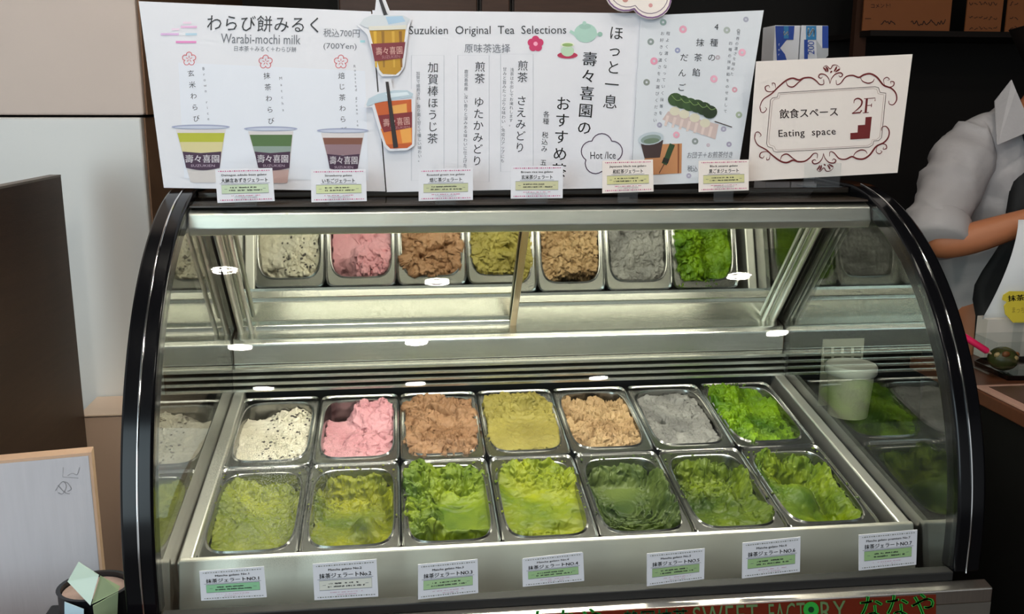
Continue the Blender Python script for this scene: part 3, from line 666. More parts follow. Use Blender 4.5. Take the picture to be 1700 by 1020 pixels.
m = MB(); TG = col('#a9cbbf')
B_.disc(m, 972, 55, 19, TG, 2, ry=16); B_.disc(m, 971, 44, 10, col('#9dc0b4'), 2.4, ry=5); B_.disc(m, 970, 38.5, 3.2, TG, 2.6)
B_.stroke(m, [(956, 58), (950, 54), (946, 52)], 5, TG, 2.2); B_.stroke(m, [(988, 58), (994, 57), (1000, 57)], 4, TG, 2.2); B_.disc(m, 996, 57, 4, col('#93b8ab'), 2.4)
m.build('teapot_picture', t, recalc=False); m = MB()
B_.disc(m, 942, 92, 17, col('#b32a50'), 2, ry=5.5); B_.disc(m, 942, 85, 11, col('#b8d2b6'), 2.5, ry=9); B_.disc(m, 942, 74.5, 11.5, col('#e6ead8'), 3, ry=4.2); B_.disc(m, 942, 74.8, 9, col('#8fae6a'), 3.4, ry=2.8)
m.build('tea_bowl_picture', t, recalc=False); m = MB()
blossom(B_, m, 889, 73, 13, col('#c63366'), col('#f0a3bd'), 2)
m.build('blossom_picture', t, recalc=False)
# ---- two cut-out drinks taped over the seam of the two sheets
def cutout(name, label, dy, outline, fn):
    sp = plane_space((0, .283+dy, .556), MENU_N); t = board(name, label, 'cut-out picture', sp, outline, .0012, PAPER, 'cut-out drink pictures'); m = MB(); fn(sp, m); m.build('drink_picture', t, recalc=False)
def drink1(s, m):
    s.poly(m, [(612, 46), (674, 44), (666, 116), (657, 124), (636, 123), (630, 116)], col('#b98a1f'), 1)
    for k, x in enumerate((620, 633, 650, 662)): s.poly(m, [(x, 52), (x+5, 52), (x+6, 112), (x+3, 112)], col(('#d8ab33', '#93691a', '#cfa23a', '#8a5c14')[k]), 2)
    s.poly(m, [(616, 73), (673, 70), (669, 97), (622, 102)], col('#7a2733'), 3); s.text(m, '壽々喜園', (624, 78, 668, 91), col('#d9a9a0'), 4, -3); s.text(m, 'SUZUKIEN', (634, 92, 664, 97), col('#b07a80'), 4, -3)
    s.poly(m, [(607, 46), (597, 40), (604, 31), (618, 25), (670, 26), (681, 32), (676, 40), (674, 47)], col('#cfd4da'), 3); s.poly(m, [(640, 28), (668, 27), (673, 36), (645, 41)], col('#a9c6de'), 4); s.poly(m, [(612, 44), (675, 42), (674, 49), (613, 51)], col('#dcd8cc'), 4)
    s.poly(m, [(627, -6), (632, -6), (644, 24), (637, 26)], col('#26262c'), 5); s.poly(m, [(632, -6), (634, -6), (645, 23), (643, 24)], col('#d8d8dc'), 5.2)
cutout('iced_tea_picture', 'cut-out picture of an amber iced tea with straw, the upper of the two', -.006, [(593, 42), (600, 28), (622, 22), (625, -8), (637, -8), (648, 20), (672, 22), (684, 30), (679, 46), (671, 112), (661, 126), (634, 127), (626, 117), (610, 58)], drink1)
def drink2(s, m):
    s.poly(m, [(621, 170), (683, 165), (684, 240), (676, 246), (648, 247), (641, 240)], col('#c2571f'), 1)
    s.poly(m, [(650, 176), (675, 172), (676, 190), (652, 193)], col('#e0a050'), 2); s.poly(m, [(632, 214), (684, 210), (684, 238), (641, 240)], col('#d9762a'), 2); s.poly(m, [(664, 216), (682, 212), (683, 236), (668, 238)], col('#e8a24a'), 2.4)
    s.poly(m, [(628, 192), (684, 186), (684, 212), (637, 220)], col('#7d1f26'), 3); s.text(m, '壽々喜園', (636, 196, 680, 209), col('#d9a9a0'), 4, -5); s.text(m, 'SUZUKIEN', (648, 210, 680, 214), col('#b07a80'), 4, -5)
    s.poly(m, [(608, 174), (612, 164), (628, 156), (654, 150), (676, 150), (686, 156), (684, 162), (650, 166), (622, 172), (610, 177)], col('#b9cad6'), 3); s.poly(m, [(640, 156), (676, 153), (680, 158), (646, 163)], col('#dbe6ee'), 4)
    s.poly(m, [(640, 136), (645, 136), (661, 245), (653, 246)], col('#1d1417'), 5)
cutout('iced_tea_picture', 'cut-out picture of a reddish orange iced tea, the lower of the two', -.008, [(604, 178), (609, 161), (634, 150), (636, 131), (649, 131), (652, 147), (684, 148), (690, 158), (688, 242), (676, 250), (646, 251), (637, 242), (618, 178)], drink2)
# ---- right sheet: dango
C_S = plane_space((0, .279, .562), MENU_N)
t = board('dango_menu', 'pale blue menu sheet with coloured dots and a green dango picture', 'menu', C_S, [(1064, 26), (1268, 17), (1222, 302), (1048, 308)], .002, mat('pale_blue_paper', '#d7dbe2', .5, var=.05, vscale=4))
def c7(x, y): return (1050+x/3.64, 20+y/3.64)
m = MB()
for x, y, c, r in ((185, 62, '#8fa6a2', 5.5), (305, 105, '#e3a3b8', 6.4), (570, 110, '#aab3ae', 5.6), (685, 45, '#a7a9bb', 4.6), (110, 180, '#8f9a98', 5.6), (272, 232, '#9a9fc2', 4.6), (130, 297, '#e39ab2', 6.2), (662, 245, '#ecb0c4', 6.2), (515, 275, '#b9b0b8', 4), (492, 405, '#ecb0c4', 6.2), (85, 425, '#8d948e', 5.4), (617, 470, '#d7a2ae', 4.6),
                   (643, 622, '#a3b09a', 5.4), (163, 683, '#a9a6bc', 4.4), (265, 743, '#e7a8ba', 5.6), (550, 708, '#aaa6bb', 4.6), (378, 782, '#8f9796', 5.4), (583, 800, '#a39db4', 4.4), (457, 805, '#cdb9c4', 3), (340, 990, '#aba6bd', 4.2), (640, 113, '#a8abb0', 3)):
    X, Y = c7(x, y); C_S.disc(m, X, Y, r, col(c), 1)
    C_S.disc(m, X, Y, r*.35, mat('dot_centre', '#c9ccd4', .6), 1.4)
m.build('dots', t, recalc=False)
m = MB()
for ch, x, y in (('4', 507, 88), ('種', 492, 185), ('の', 478, 275), ('抹', 408, 185), ('茶', 396, 275), ('餡', 385, 365), ('だ', 312, 275), ('ん', 300, 368), ('ご', 296, 455)):
    X, Y = c7(x, y); C_S.vtext(m, ch, (X, Y), (X-.01, Y+.1), 14, INK)
C_S.vtext(m, '程よく濃くなっていく抹茶を', c7(215, 130), c7(170, 610), 6.6, INKG); C_S.vtext(m, 'お好きな濃さをお選びください', c7(180, 130), c7(135, 655), 6.6, INKG)
C_S.vtext(m, '世界の濃さを極めた', c7(640, 130), c7(600, 375), 6, INKG); C_S.vtext(m, '四種の抹茶餡をのせまして', c7(592, 190), c7(560, 600), 6, INKG)
C_S.text(m, 'お団子＋お煎茶付き', (1141, 252, 1216, 262.5), INKG, 2, -1, shear=.15); C_S.text(m, '税込', (1141, 275, 1158, 285), INKG, 2, 0)
m.build('lettering', t, recalc=False)
m = MB()
C_S.poly(m, [c7(*q) for q in ((180, 650), (215, 600), (520, 680), (500, 770))], col('#cdb8b4'), 2)
for k in range(7): C_S.poly(m, [c7(205+44*k, 625+11*k), c7(222+44*k, 628+11*k), c7(205+44*k, 690+12*k*.9), c7(190+44*k, 688+12*k*.9)], col('#ddcac4'), 2.4)
for x, y in ((255, 600), (312, 618), (375, 640), (437, 672)): X, Y = c7(x, y); C_S.disc(m, X, Y, 8.6, col('#d9d3bd'), 3, ry=7.4)
for k, (x, y) in enumerate(((258, 530), (300, 545), (345, 560), (390, 570), (430, 585), (465, 605))): X, Y = c7(x, y); C_S.disc(m, X, Y, 12.5, col(('#35502a', '#2c4722', '#33502a', '#28421f', '#22391b', '#1d3018')[k]), 4+.2*k, ry=11)
for k in range(5): C_S.stroke(m, [c7(235+52*k, 505+14*k), c7(265+52*k, 535+14*k), c7(300+50*k, 528+14*k)], 1.3, col('#6f8a50'), 5.6)
C_S.stroke(m, [c7(495, 662), c7(600, 697)], 1.6, col('#3a2c28'), 4, curve=False)
m.build('dango_picture', t, recalc=False)
m = MB()
C_S.poly(m, [c7(*q) for q in ((70, 890), (165, 800), (298, 795), (295, 975), (100, 985))], col('#c2875a'), 2); C_S.poly(m, [c7(*q) for q in ((272, 797), (283, 797), (280, 976), (272, 976))], col('#8a4f2c'), 2.3)
C_S.poly(m, [c7(*q) for q in ((48, 790), (185, 775), (165, 880), (72, 885))], col('#3c2a2a'), 3); X, Y = c7(110, 765); C_S.disc(m, X, Y, 21.5, col('#b9c4cc'), 3.4, ry=10.5, rot=-.15); C_S.disc(m, X, Y+1.5, 17, col('#8a9a96'), 3.8, ry=7.5, rot=-.15); C_S.disc(m, X+1, Y+4, 13, col('#6c7f6c'), 4.1, ry=4.5, rot=-.1)
C_S.stroke(m, [c7(240, 800), c7(222, 845), c7(205, 890), c7(190, 920)], 9, col('#26421f'), 4); C_S.stroke(m, [c7(205, 885), c7(195, 912)], 10, col('#15190f'), 4.4, curve=False); C_S.stroke(m, [c7(190, 920), c7(160, 975)], 1.4, col('#5a3a26'), 4)
m.build('tea_picture', t, recalc=False)
# ---- eating space sign
E_ = plane_space((0, .262, .572), (0, -math.cos(math.radians(8)), math.sin(math.radians(8))))
t = board('eating_space_sign', 'white Eating space 2F sign with maroon scrollwork frame on the case top', 'sign', E_, [(1256, 102), (1515, 90), (1490, 287), (1241, 301)], .0025, PAPERW)
def c4(x, y): return (1240+x/4.636, 80+y/4.636)
m = MB()
def S4(pts, w_=2.2, taper=True, mt=MAROON): E_.stroke(m, [c4(*p) for p in pts], w_, mt, 2, taper=taper)
inner = [(240, 345), (985, 297), (1012, 305), (1022, 340), (1068, 348), (1066, 372), (1035, 690), (1012, 712), (975, 715), (968, 745), (940, 762), (225, 800), (205, 795), (195, 770), (160, 758), (150, 735), (180, 400), (195, 385), (232, 378)]
E_.stroke(m, [c4(*p) for p in inner], .9, mat('frame_line', '#5b4442', .6), 2, closed=True, curve=False)
E_.stroke(m, [c4(620+(x-620)*.965, 545+(y-545)*.945) for x, y in inner], .6, mat('frame_line_pale', '#b79c95', .6), 2, closed=True, curve=False)
for fl in (0, 1):            # top and bottom garlands; the bottom one is the top one turned over
    def Fp(p):
        x, y = p
        if fl: dx, dy = x-638, y-(290-0.052*(x-638)*1); return (588+dx*.985, 795-.052*dx*1.0-dy*.98)
        return p
    for L_ in ([(125, 495), (150, 480), (140, 440), (110, 450), (105, 490), (100, 450), (125, 395), (190, 350), (240, 300), (300, 250), (350, 232), (400, 245), (440, 230), (490, 228), (530, 250), (560, 280), (590, 275), (588, 240)],):
        S4([Fp(p) for p in L_[4:]], 2.9)
        S4([Fp(p) for p in ((105, 455), (108, 490), (130, 495), (150, 470), (138, 455))], 1.4)
        S4([Fp(p) for p in ((230, 315), (190, 335), (150, 330), (140, 300), (165, 288), (175, 305))], 1.7); S4([Fp(p) for p in ((220, 310), (215, 275), (195, 270), (195, 290))], 1.4)
        S4([Fp(p) for p in ((300, 255), (315, 290), (355, 298), (400, 260), (440, 232))], 2.2)
    for R_ in ([(685, 245), (690, 280), (720, 270), (760, 222), (810, 210), (860, 225), (900, 205), (950, 198), (1000, 225), (1050, 285), (1110, 310), (1145, 350), (1150, 400), (1125, 435), (1095, 430), (1090, 405)],):
        S4([Fp(p) for p in R_], 2.9)
        S4([Fp(p) for p in ((1045, 280), (1090, 300), (1125, 290), (1130, 262), (1105, 258), (1108, 275))], 1.7); S4([Fp(p) for p in ((1060, 290), (1050, 245), (1075, 225), (1095, 240), (1080, 250))], 1.4)
        S4([Fp(p) for p in ((870, 225), (890, 255), (930, 270), (965, 260), (980, 235))], 2.0)
    S4([Fp(p) for p in ((638, 275), (628, 235), (600, 205), (565, 200), (550, 222), (570, 232), (580, 220))], 2.0); S4([Fp(p) for p in ((638, 275), (650, 235), (680, 200), (720, 190), (735, 208), (718, 222), (705, 210))], 2.0)
    for a, b in (((610, 185), (585, 150)), ((622, 185), (605, 142)), ((640, 190), (650, 175)), ((668, 182), (690, 140)), ((678, 185), (716, 158))):
        S4([Fp(a), Fp(((a[0]+b[0])/2+4, (a[1]+b[1])/2-2)), Fp(b)], 3.0)
    S4([Fp(p) for p in ((585, 150), (610, 135), (640, 160), (660, 133), (690, 132), (716, 152))], 1.6)
m.build('scrollwork', t, recalc=False)
m = MB(); DB = mat('sign_lettering', '#33211f', .6)
def b4(x0, y0, x1, y1): a, b = c4(x0, y0), c4(x1, y1); return (a[0], a[1], b[0], b[1])
E_.text(m, '飲食スペース', b4(250, 462, 698, 534), DB, 2, -2.5, bold=.022); E_.text(m, 'Eating  space', b4(243, 622, 682, 692), DB, 2, -2.5, bold=.012, sp=1.08)
MR = MAROON                 # the thick-and-thin 2F
E_.stroke(m, [c4(*p) for p in ((822, 425), (828, 398), (856, 388), (882, 405), (878, 440), (845, 475), (812, 500))], 2.7, MR, 2, taper=True)
E_.stroke(m, [c4(*p) for p in ((808, 502), (870, 496), (882, 478))], 2.2, MR, 2, curve=False)
E_.stroke(m, [c4(922, 390), c4(912, 498)], 3.6, MR, 2, curve=False); E_.stroke(m, [c4(900, 390), c4(986, 384), c4(984, 408)], 1.2, MR, 2, curve=False)
E_.stroke(m, [c4(922, 442), c4(958, 440)], 1.2, MR, 2, curve=False); E_.stroke(m, [c4(958, 428), c4(956, 454)], 1.2, MR, 2, curve=False); E_.stroke(m, [c4(890, 499), c4(936, 496)], 1.1, MR, 2, curve=False)
m.build('lettering', t, recalc=False)
m = MB(); E_.poly(m, [c4(*p) for p in ((795, 654), (850, 650), (853, 594), (908, 590), (912, 532), (960, 529), (943, 695), (794, 704))], MR, 2); m.build('stairs_symbol', t, recalc=False)
f = MB(); b0 = E_.fn(1365, 296, -.002)
f.box((b0.x-.035, b0.y-.012, .556), (b0.x+.035, b0.y+.03, .559), ACRYLIC); f.box((b0.x-.035, b0.y-.002, .556), (b0.x+.035, b0.y+.002, .60), ACRYLIC); f.build('clear_foot', t)
# ---- flower-shaped card hanging in from above
D_ = plane_space((0, .268, .556), MENU_N)
out = lobes(1068, -38, 34, 38, 5, PI/2-.35, 11)
t = board('flower_card', 'white flower-shaped card with purple edge at the top of the menus', 'sign', D_, out, .003, PAPERW)
m = MB(); D_.stroke(m, [(1068+(x-1068)*.97, -38+(y+38)*.97) for x, y in out], 2.6, col('#7c5b86'), 1, closed=True, curve=False)
D_.stroke(m, [(1068+(x-1068)*.87, -38+(y+38)*.87) for x, y in out], 1.2, col('#6b5570'), 1, closed=True, curve=False); m.build('purple_edge', t, recalc=False)
m = MB()
for x, y, c, r in ((1038, -1, '#c98f86', 5), (1080, 9, '#d69a9a', 3.4), (1062, -22, '#b9b59a', 6), (1092, -30, '#d8a6b4', 6), (1030, -44, '#a9b5b0', 6)): D_.disc(m, x, y, r, col(c), 1)
m.build('dots', t, recalc=False)
# ---- flavour cards
def dashes(sp, m, x0, x1, y, h, mt, seed, dens=.72):
    r = random.Random(seed); x = x0
    while x < x1:
        w_ = r.uniform(.5, 1.5)
        if r.random() < dens: sp.rect(m, x, y-h/2*r.uniform(.5, 1), min(x+w_, x1), y+h/2*r.uniform(.5, 1), mt, 3)
        x += w_+.35
def flavour_card(base, quad, en, jp, box, edge, label, group, foot=None, paper=PAPER, rounded=False):
    sp = quad_space(base, *quad, 100, 60)
    out = [(0, 0), (100, 0), (100, 60), (0, 60)] if not rounded else [(3, 0), (97, 0), (99, 1), (100, 3), (100, 60), (0, 60), (0, 3), (1, 1)]
    t = board('flavour_card', label, 'price card', sp, out, .0012, paper, group)
    m = MB(); sp.rect(m, 9, 28.5, 91, 44.5, col(box), 1); sp.stroke(m, [(9, 28.5), (91, 28.5), (91, 44.5), (9, 44.5)], .7, INKG, 1.5, closed=True, curve=False); m.build('note_box', t, recalc=False)
    m = MB(); sd = hash(jp) % 99 if False else sum(map(ord, jp))
    sp.text(m, en, (50-min(40, len(en)*1.45), 9.5, 50+min(40, len(en)*1.45), 14.2), INKB, 2, 0, bold=.02); n = len(jp)
    hw = min(42, n*3.7); sp.text(m, jp, (50-hw, 17, 50+hw, 25), INKB, 2, 0, bold=.03); sp.rect(m, 50-hw-3, 26.2, 50+hw+3, 26.8, INKG, 2)
    dashes(sp, m, 24, 70, 34, 2.6, INK, sd); dashes(sp, m, 22, 80, 39, 2.6, INK, sd+1); sp.rect(m, 14, 36, 19, 36.6, INKG, 2); sp.rect(m, 81, 36, 86, 36.6, INKG, 2)
    dashes(sp, m, 24, 76, 48.5, 1.6, edge if edge is MAG else mat('ink_rose', '#c9a0b5', .6), sd+2, .6); dashes(sp, m, 36, 66, 52.5, 1.6, mat('ink_rose', '#c9a0b5', .6), sd+3, .6)
    for yy in (4.2, 55.8):
        for k in range(23): sp.disc(m, 6+4*k, yy, 1.7 if k % 3 else 1.1, edge, 2, ry=1.1 if k % 2 else .7, n=6)
    m.build('lettering', t, recalc=False)
    if foot:
        f = MB(); c = sp.fn(50, 60, -.001); sz, wy = foot
        f.box((c.x-.018, c.y-.0015, sz), (c.x+.018, c.y+.0008, c.z+.010), ACRYLIC); f.box((c.x-.018, c.y-.006, sz), (c.x+.018, c.y+.004, sz+.0022), ACRYLIC); f.build('clear_clip', t)
    return t
TOPC = plane_space((0, .212, .55), (0, -math.cos(math.radians(14)), math.sin(math.radians(14))))
GT = 'flavour cards along the top edge'
for q, en, jp, box, lab in (
    (((357, 281), (452, 279), (456, 334), (361, 337)), 'Dainagon adzuki bean gelato', '大納言あずきジェラート', '#c3d3b4', 'card for azuki bean gelato, leftmost on the top glass'),
    (((516, 282), (607, 281), (609, 334), (517, 336)), 'Strawberry gelato', 'いちごジェラート', '#cfd7a6', 'card for strawberry gelato on the top glass, under the third printed cup'),
    (((695, 281), (785, 279), (785, 332), (695, 334)), 'Roasted green tea gelato', '焙じ茶ジェラート', '#c3c7a0', 'card for roasted green tea gelato, on the top glass below the tea menu'),
    (((848, 276), (935, 275), (934, 329), (848, 330)), 'Brown rice tea gelato', '玄米茶ジェラート', '#cbc9a2', 'card for brown rice tea gelato, on the top glass, fourth from the left'),
    (((1000, 267), (1084, 265), (1085, 318), (1000, 321)), 'Japanese black tea gelato', '和紅茶ジェラート', '#d3cf98', 'card for Japanese black tea gelato, under the Hot /Ice flower'),
    (((1160, 267), (1243, 265), (1243, 316), (1160, 319)), 'Black sesame gelato', '黒ごまジェラート', '#d3cf98', 'card for black sesame gelato beside the eating space sign')):
    flavour_card(TOPC, q, en, jp, box, MAG, lab, GT, (.5365, 0), PAPER if q[0][0] < 900 else PAPERW)
LOWC = plane_space((0, -.1445, 0), (0, -1, .02)); GL = 'numbered matcha cards along the bottom edge'
for q, n, box, extra in (
    (((331, 949), (438, 941), (443, 992), (334, 998)), 'NO.1', '#8fc79a', 'with a bright green box, leftmost of the lower row'), (((519, 937), (625, 929), (628, 991), (522, 997)), 'No.2', '#dadad0', 'with a whitish box instead of a green one'),
    (((694, 938), (793, 929), (794, 985), (694, 996)), 'NO.3', '#a8c796', 'in front of the chunky torn matcha gelato'), (((867, 928), (968, 917), (970, 965), (868, 975)), 'NO.4', '#9dc08c', 'with rounded upper corners, in the lower row'),
    (((1074, 920), (1170, 911), (1169, 962), (1074, 974)), 'NO.5', '#9bb884', 'in front of the darker scraped matcha gelato'), (((1233, 902), (1329, 892), (1328, 950), (1232, 961)), 'NO.6', '#9bbd84', 'second from the right in the lower row'),
    (((1426, 889), (1523, 880), (1521, 938), (1426, 948)), 'NO.7', '#9bbd84', 'rightmost of the lower row, near the black end frame')):
    flavour_card(LOWC, q, ('Matcha gelato premium No.7' if n == 'NO.7' else 'Matcha gelato '+n.replace('NO', 'No')), '抹茶ジェラート'+n, box, mat('ink_border', '#7d8078', .6), f'white matcha card {n.replace("NO.","No ").replace("No.","No ")} {extra}', GL, None, PAPER, n == 'NO.4')
# ================================================================== left of the case
DWOOD = mat('dark_stained_board', '#3b2a20', .45, var=.35, vscale=7, stretch=(1, 1, 14), bump=.15, bscale=50)
p1 = at(101, 290, y=.60); q = at(0, 310, z=p1.z); dv = (q-p1); dv.z = 0; dv.normalize(); nv = Vector((-dv.y, dv.x, 0))
if nv.y < 0: nv = -nv
t = thing('dark_wooden_board', 'tall dark brown wooden board standing against the pillar on the left', 'board', (p1.x-.2, p1.y, -.8))
def upright(a, d, n_, L_, th, z0, z1, m_): 
    mb = MB(); P = [a, a+d*L_, a+d*L_+n_*th, a+n_*th]; vs = [(p.x, p.y, z) for z in (z0, z1) for p in P]
    return mb.add(vs, [(0, 1, 2, 3), (7, 6, 5, 4), (0, 4, 5, 1), (1, 5, 6, 2), (2, 6, 7, 3), (3, 7, 4, 0)], m_)
upright(p1, dv, nv, .55, .022, -.8, p1.z-.004, DWOOD).build('panel', t, bevel=.001)
upright(p1, dv, nv, .55, .022, p1.z-.004, p1.z, mat('worn_board_edge', '#77706a', .5, var=.2)).build('top_edge', t)
# beige partition box
BEI = mat('beige_laminate', '#c4a692', .5, var=.05)
t = thing('beige_partition', 'low beige laminate partition between the white board and the case', 'partition', (-.8, .75, -.8))
MB().box((-.925, .606, -.8), (-.685, .735, .046), BEI).build('body', t, bevel=.003); MB().box((-.928, .603, .0461), (-.682, .736, .051), mat('beige_top', '#d5bba6', .45)).build('top_edge', t, bevel=.002)
# white painted board
a = at(147, 757, y=.02); b = at(0, 765, y=.0); d2 = (b-a); d2.z = 0; d2.normalize(); n2 = Vector((-d2.y, d2.x, 0)); n2 = n2 if n2.y > 0 else -n2
t = thing('white_board', 'white painted wooden board at the lower left with faint pencil marks', 'board', (a.x-.2, a.y, -.8))
WB = mat('white_painted_wood', '#cfcbd0', .6, var=.06, vscale=10, stretch=(12, 12, 1), bump=.12, bscale=30)
upright(a, d2, n2, .5, .026, -.8, a.z, WB).build('panel', t, bevel=.001)
PE = mat('raw_pine_edge', '#d8b295', .6, var=.1)
upright(a-d2*.0005, d2, n2, .5, .0262, a.z+.0002, a.z+.005, PE).build('top_edge', t); upright(a-d2*.0042, d2, n2, .004, .0262, -.8, a.z+.005, PE).build('side_edge', t)
WS = plane_space((a.x, a.y, a.z), -n2); m = MB(); PEN = mat('pencil_grey', '#9a979b', .7)
for pts in ([(92, 815), (100, 803), (106, 800), (110, 808), (104, 820), (96, 818)], [(104, 800), (112, 802), (118, 812), (112, 816)], [(96, 806), (108, 818), (116, 820)]): WS.stroke(m, pts, 1.1, PEN, 2)
WS.stroke(m, [(105, 776), (104, 792), (130, 794)], .8, PEN, 2, curve=False); WS.stroke(m, [(112, 790), (120, 786), (128, 788), (132, 776)], .8, PEN, 2)
m.build('pencil_marks', t, recalc=False)
# sample holder on a small stand
cx, cy, cz = -.692, -.09, -.045
t = thing('sample_holder', 'small black holder with folded green plastic sheet, in front of the white board', 'holder', (cx, cy, cz))
MB().lathe([(.044, 0), (.050, .004), (.050, .058), (.052, .062), (.046, .062), (.045, .008), (.0, .006)], (cx, cy, cz), mat('holder_black', '#15161a', .3), seg=36, sx=1.0, sy=.9).build('cup', t, smooth=40)
MB().lathe([(.045, .052), (.0445, .0545), (.0, .055)], (cx, cy, cz), mat('holder_cork', '#c2a59a', .7, var=.3, vscale=60), seg=30, sy=.9).build('lining', t)
m = MB()
def thin(mb, pts, n_, th, m_):
    n_ = Vector(n_).normalized()*th; k = len(pts); vs = [Vector(p) for p in pts]+[Vector(p)+n_ for p in pts]
    mb.add(vs, [tuple(range(k)), tuple(range(2*k-1, k-1, -1))]+[(i, (i+1) % k, k+(i+1) % k, k+i) for i in range(k)], m_)
GP = mat('translucent_green_plastic', '#cfe3d4', .25, alpha=.8); GP2 = mat('pale_green_plastic', '#b9cfa6', .3, alpha=.85)
Y = cy-.03
def hp(x, y, yy): return at(x, y, y=yy)
thin(m, [hp(112, 966, Y-.012), hp(150, 1006, Y-.03), hp(164, 956, Y-.012), hp(130, 934, Y+.002)], (0, 1, .2), .0015, GP); m.build('green_sheet', t)
m = MB(); thin(m, [hp(152, 1004, Y-.031), hp(196, 982, Y-.002), hp(199, 975, Y+.01), hp(166, 957, Y-.011)], (0, 1, .2), .0015, GP2); thin(m, [hp(154, 1007, Y-.032), hp(158, 1040, Y-.03), hp(194, 1032, Y-.004), hp(196, 984, Y-.003)], (0, 1, .2), .0015, GP2); m.build('folded_sheet', t)
m = MB(); thin(m, [hp(107, 1000, Y-.022), hp(139, 1012, Y-.024), hp(139, 1050, Y-.024), hp(107, 1045, Y-.022)], (0, 1, 0), .001, mat('pale_blue_label', '#c7e2ee', .4)); m.build('blue_label', t)
st = thing('side_stand', 'narrow dark stand carrying the sample holder left of the case', 'stand', (cx, cy, -.8))
MB().box((-.78, -.17, -.058), (-.652, -.025, -.0455), mat('stand_dark', '#1b1a1c', .4)).build('stand_top', st, bevel=.003); MB().box((-.73, -.115, -.79), (-.69, -.075, -.058), mat('stand_dark', '#1b1a1c', .4)).build('column', st); MB().box((-.78, -.16, -.8), (-.655, -.03, -.79), mat('stand_dark', '#1b1a1c', .4)).build('base', st)
# ================================================================== behind the case
CAB = mat('brown_cabinet_wood', '#5a3a29', .4, var=.3, vscale=5, stretch=(2, 2, 18))
def cabinet(x0, x1, z0, z1, label):
    t = thing('wall_cabinet', label, 'cabinet', ((x0+x1)/2, 2.0, z0), 'wall cabinets behind the case')
    MB().box((x0, 1.84, z0), (x1, 2.19, z1), mat('cabinet_carcass', '#2c1c14', .5)).build('carcass', t)
    MB().box((x0+.006, 1.822, z0+.006), (x1-.006, 1.839, z1-.006), CAB).build('cabinet_door', t, bevel=.003)
zc = at(800, 13, y=1.82).z
xa, xb, xc, xd = at(560, 8, y=1.82).x, at(797, 8, y=1.82).x, at(851, 8, y=1.82).x, at(1075, 8, y=1.82).x
cabinet(xa, xb-.004, zc-.06, zc+.35, 'brown wall cabinet behind the top of the tea menu, left one'); cabinet(xb, xc-.004, zc-.06, zc+.35, 'narrow brown wall cabinet between the two wider ones'); cabinet(xc, xd, zc-.06, zc+.35, 'brown wall cabinet behind the flower card, right one')
MB_ = MB().box((at(1420, 40, y=1.9).x, 1.90, at(1420, 95, y=1.9).z), (at(1440, 40, y=1.9).x, 1.93, 1.5), mat('post_brown', '#4a2c1c', .5))
tag(MB_.build('wooden_post', loc=(at(1430, 40, y=1.9).x, 1.915, at(1420, 95, y=1.9).z)), 'dark brown vertical wooden post left of the brown autograph papers', 'post')
BP = mat('brown_kraft_board', '#a8643a', .6, var=.15, vscale=6)
shx0, shx1, shz = at(1436, 56, y=1.86).x, at(1790, 56, y=1.86).x, at(1575, 52.5, y=1.86).z
tag(MB().box((shx0, 1.82, shz-.02), (shx1, 2.19, shz-.001), mat('shelf_dark', '#1a110c', .5)).build('wall_shelf'), 'dark wall shelf carrying the brown autograph papers', 'shelf')
for k, (x0, x1, lab) in enumerate(((1432, 1577, 'wide brown paper with a long black signature, left on the shelf'), (1603, 1662, 'narrow brown paper with handwritten lines, middle on the shelf'), (1670, 1760, 'brown paper at the right edge of the shelf'))):
    a, b = at(x0, 40, y=1.86), at(x1, 40, y=1.86)
    t = thing('autograph_paper', lab, 'paper', ((a.x+b.x)/2, 1.865, shz), 'autograph papers on the wall shelf')
    MB().box((a.x, 1.86, shz), (b.x, 1.866, shz+.22), BP).build('sheet', t)
    s = plane_space((0, 1.859, 0), (0, -1, 0)); m = MB(); r = random.Random(k)
    if k == 0:
        for X, w_ in ((1462, 28), (1512, 62)):
            pts = []
            for j in range(int(w_/2.4)): pts.append((X+j*2.4, (37 if X > 1500 else 37)+r.uniform(-5, 5)))
            s.stroke(m, pts, 1.3, INKB, 2, n=4)
        s.text(m, 'コメント!', (1446, 6, 1478, 13), INKB, 2, -2); s.stroke(m, [(1436, 31), (1446, 31)], 1, INKB, 2, curve=False)
    else:
        for yy in (6, 30, 47):
            X = x0+6
            while X < min(x1, 1700)-8: s.stroke(m, [(X, yy+r.uniform(-3, 3)), (X+2, yy+r.uniform(-3, 3)), (X+4, yy+r.uniform(-3, 3)), (X+6, yy+r.uniform(-3, 3))], 1.0, INKB, 2, n=3); X += 8
    m.build('handwriting', t, recalc=False)
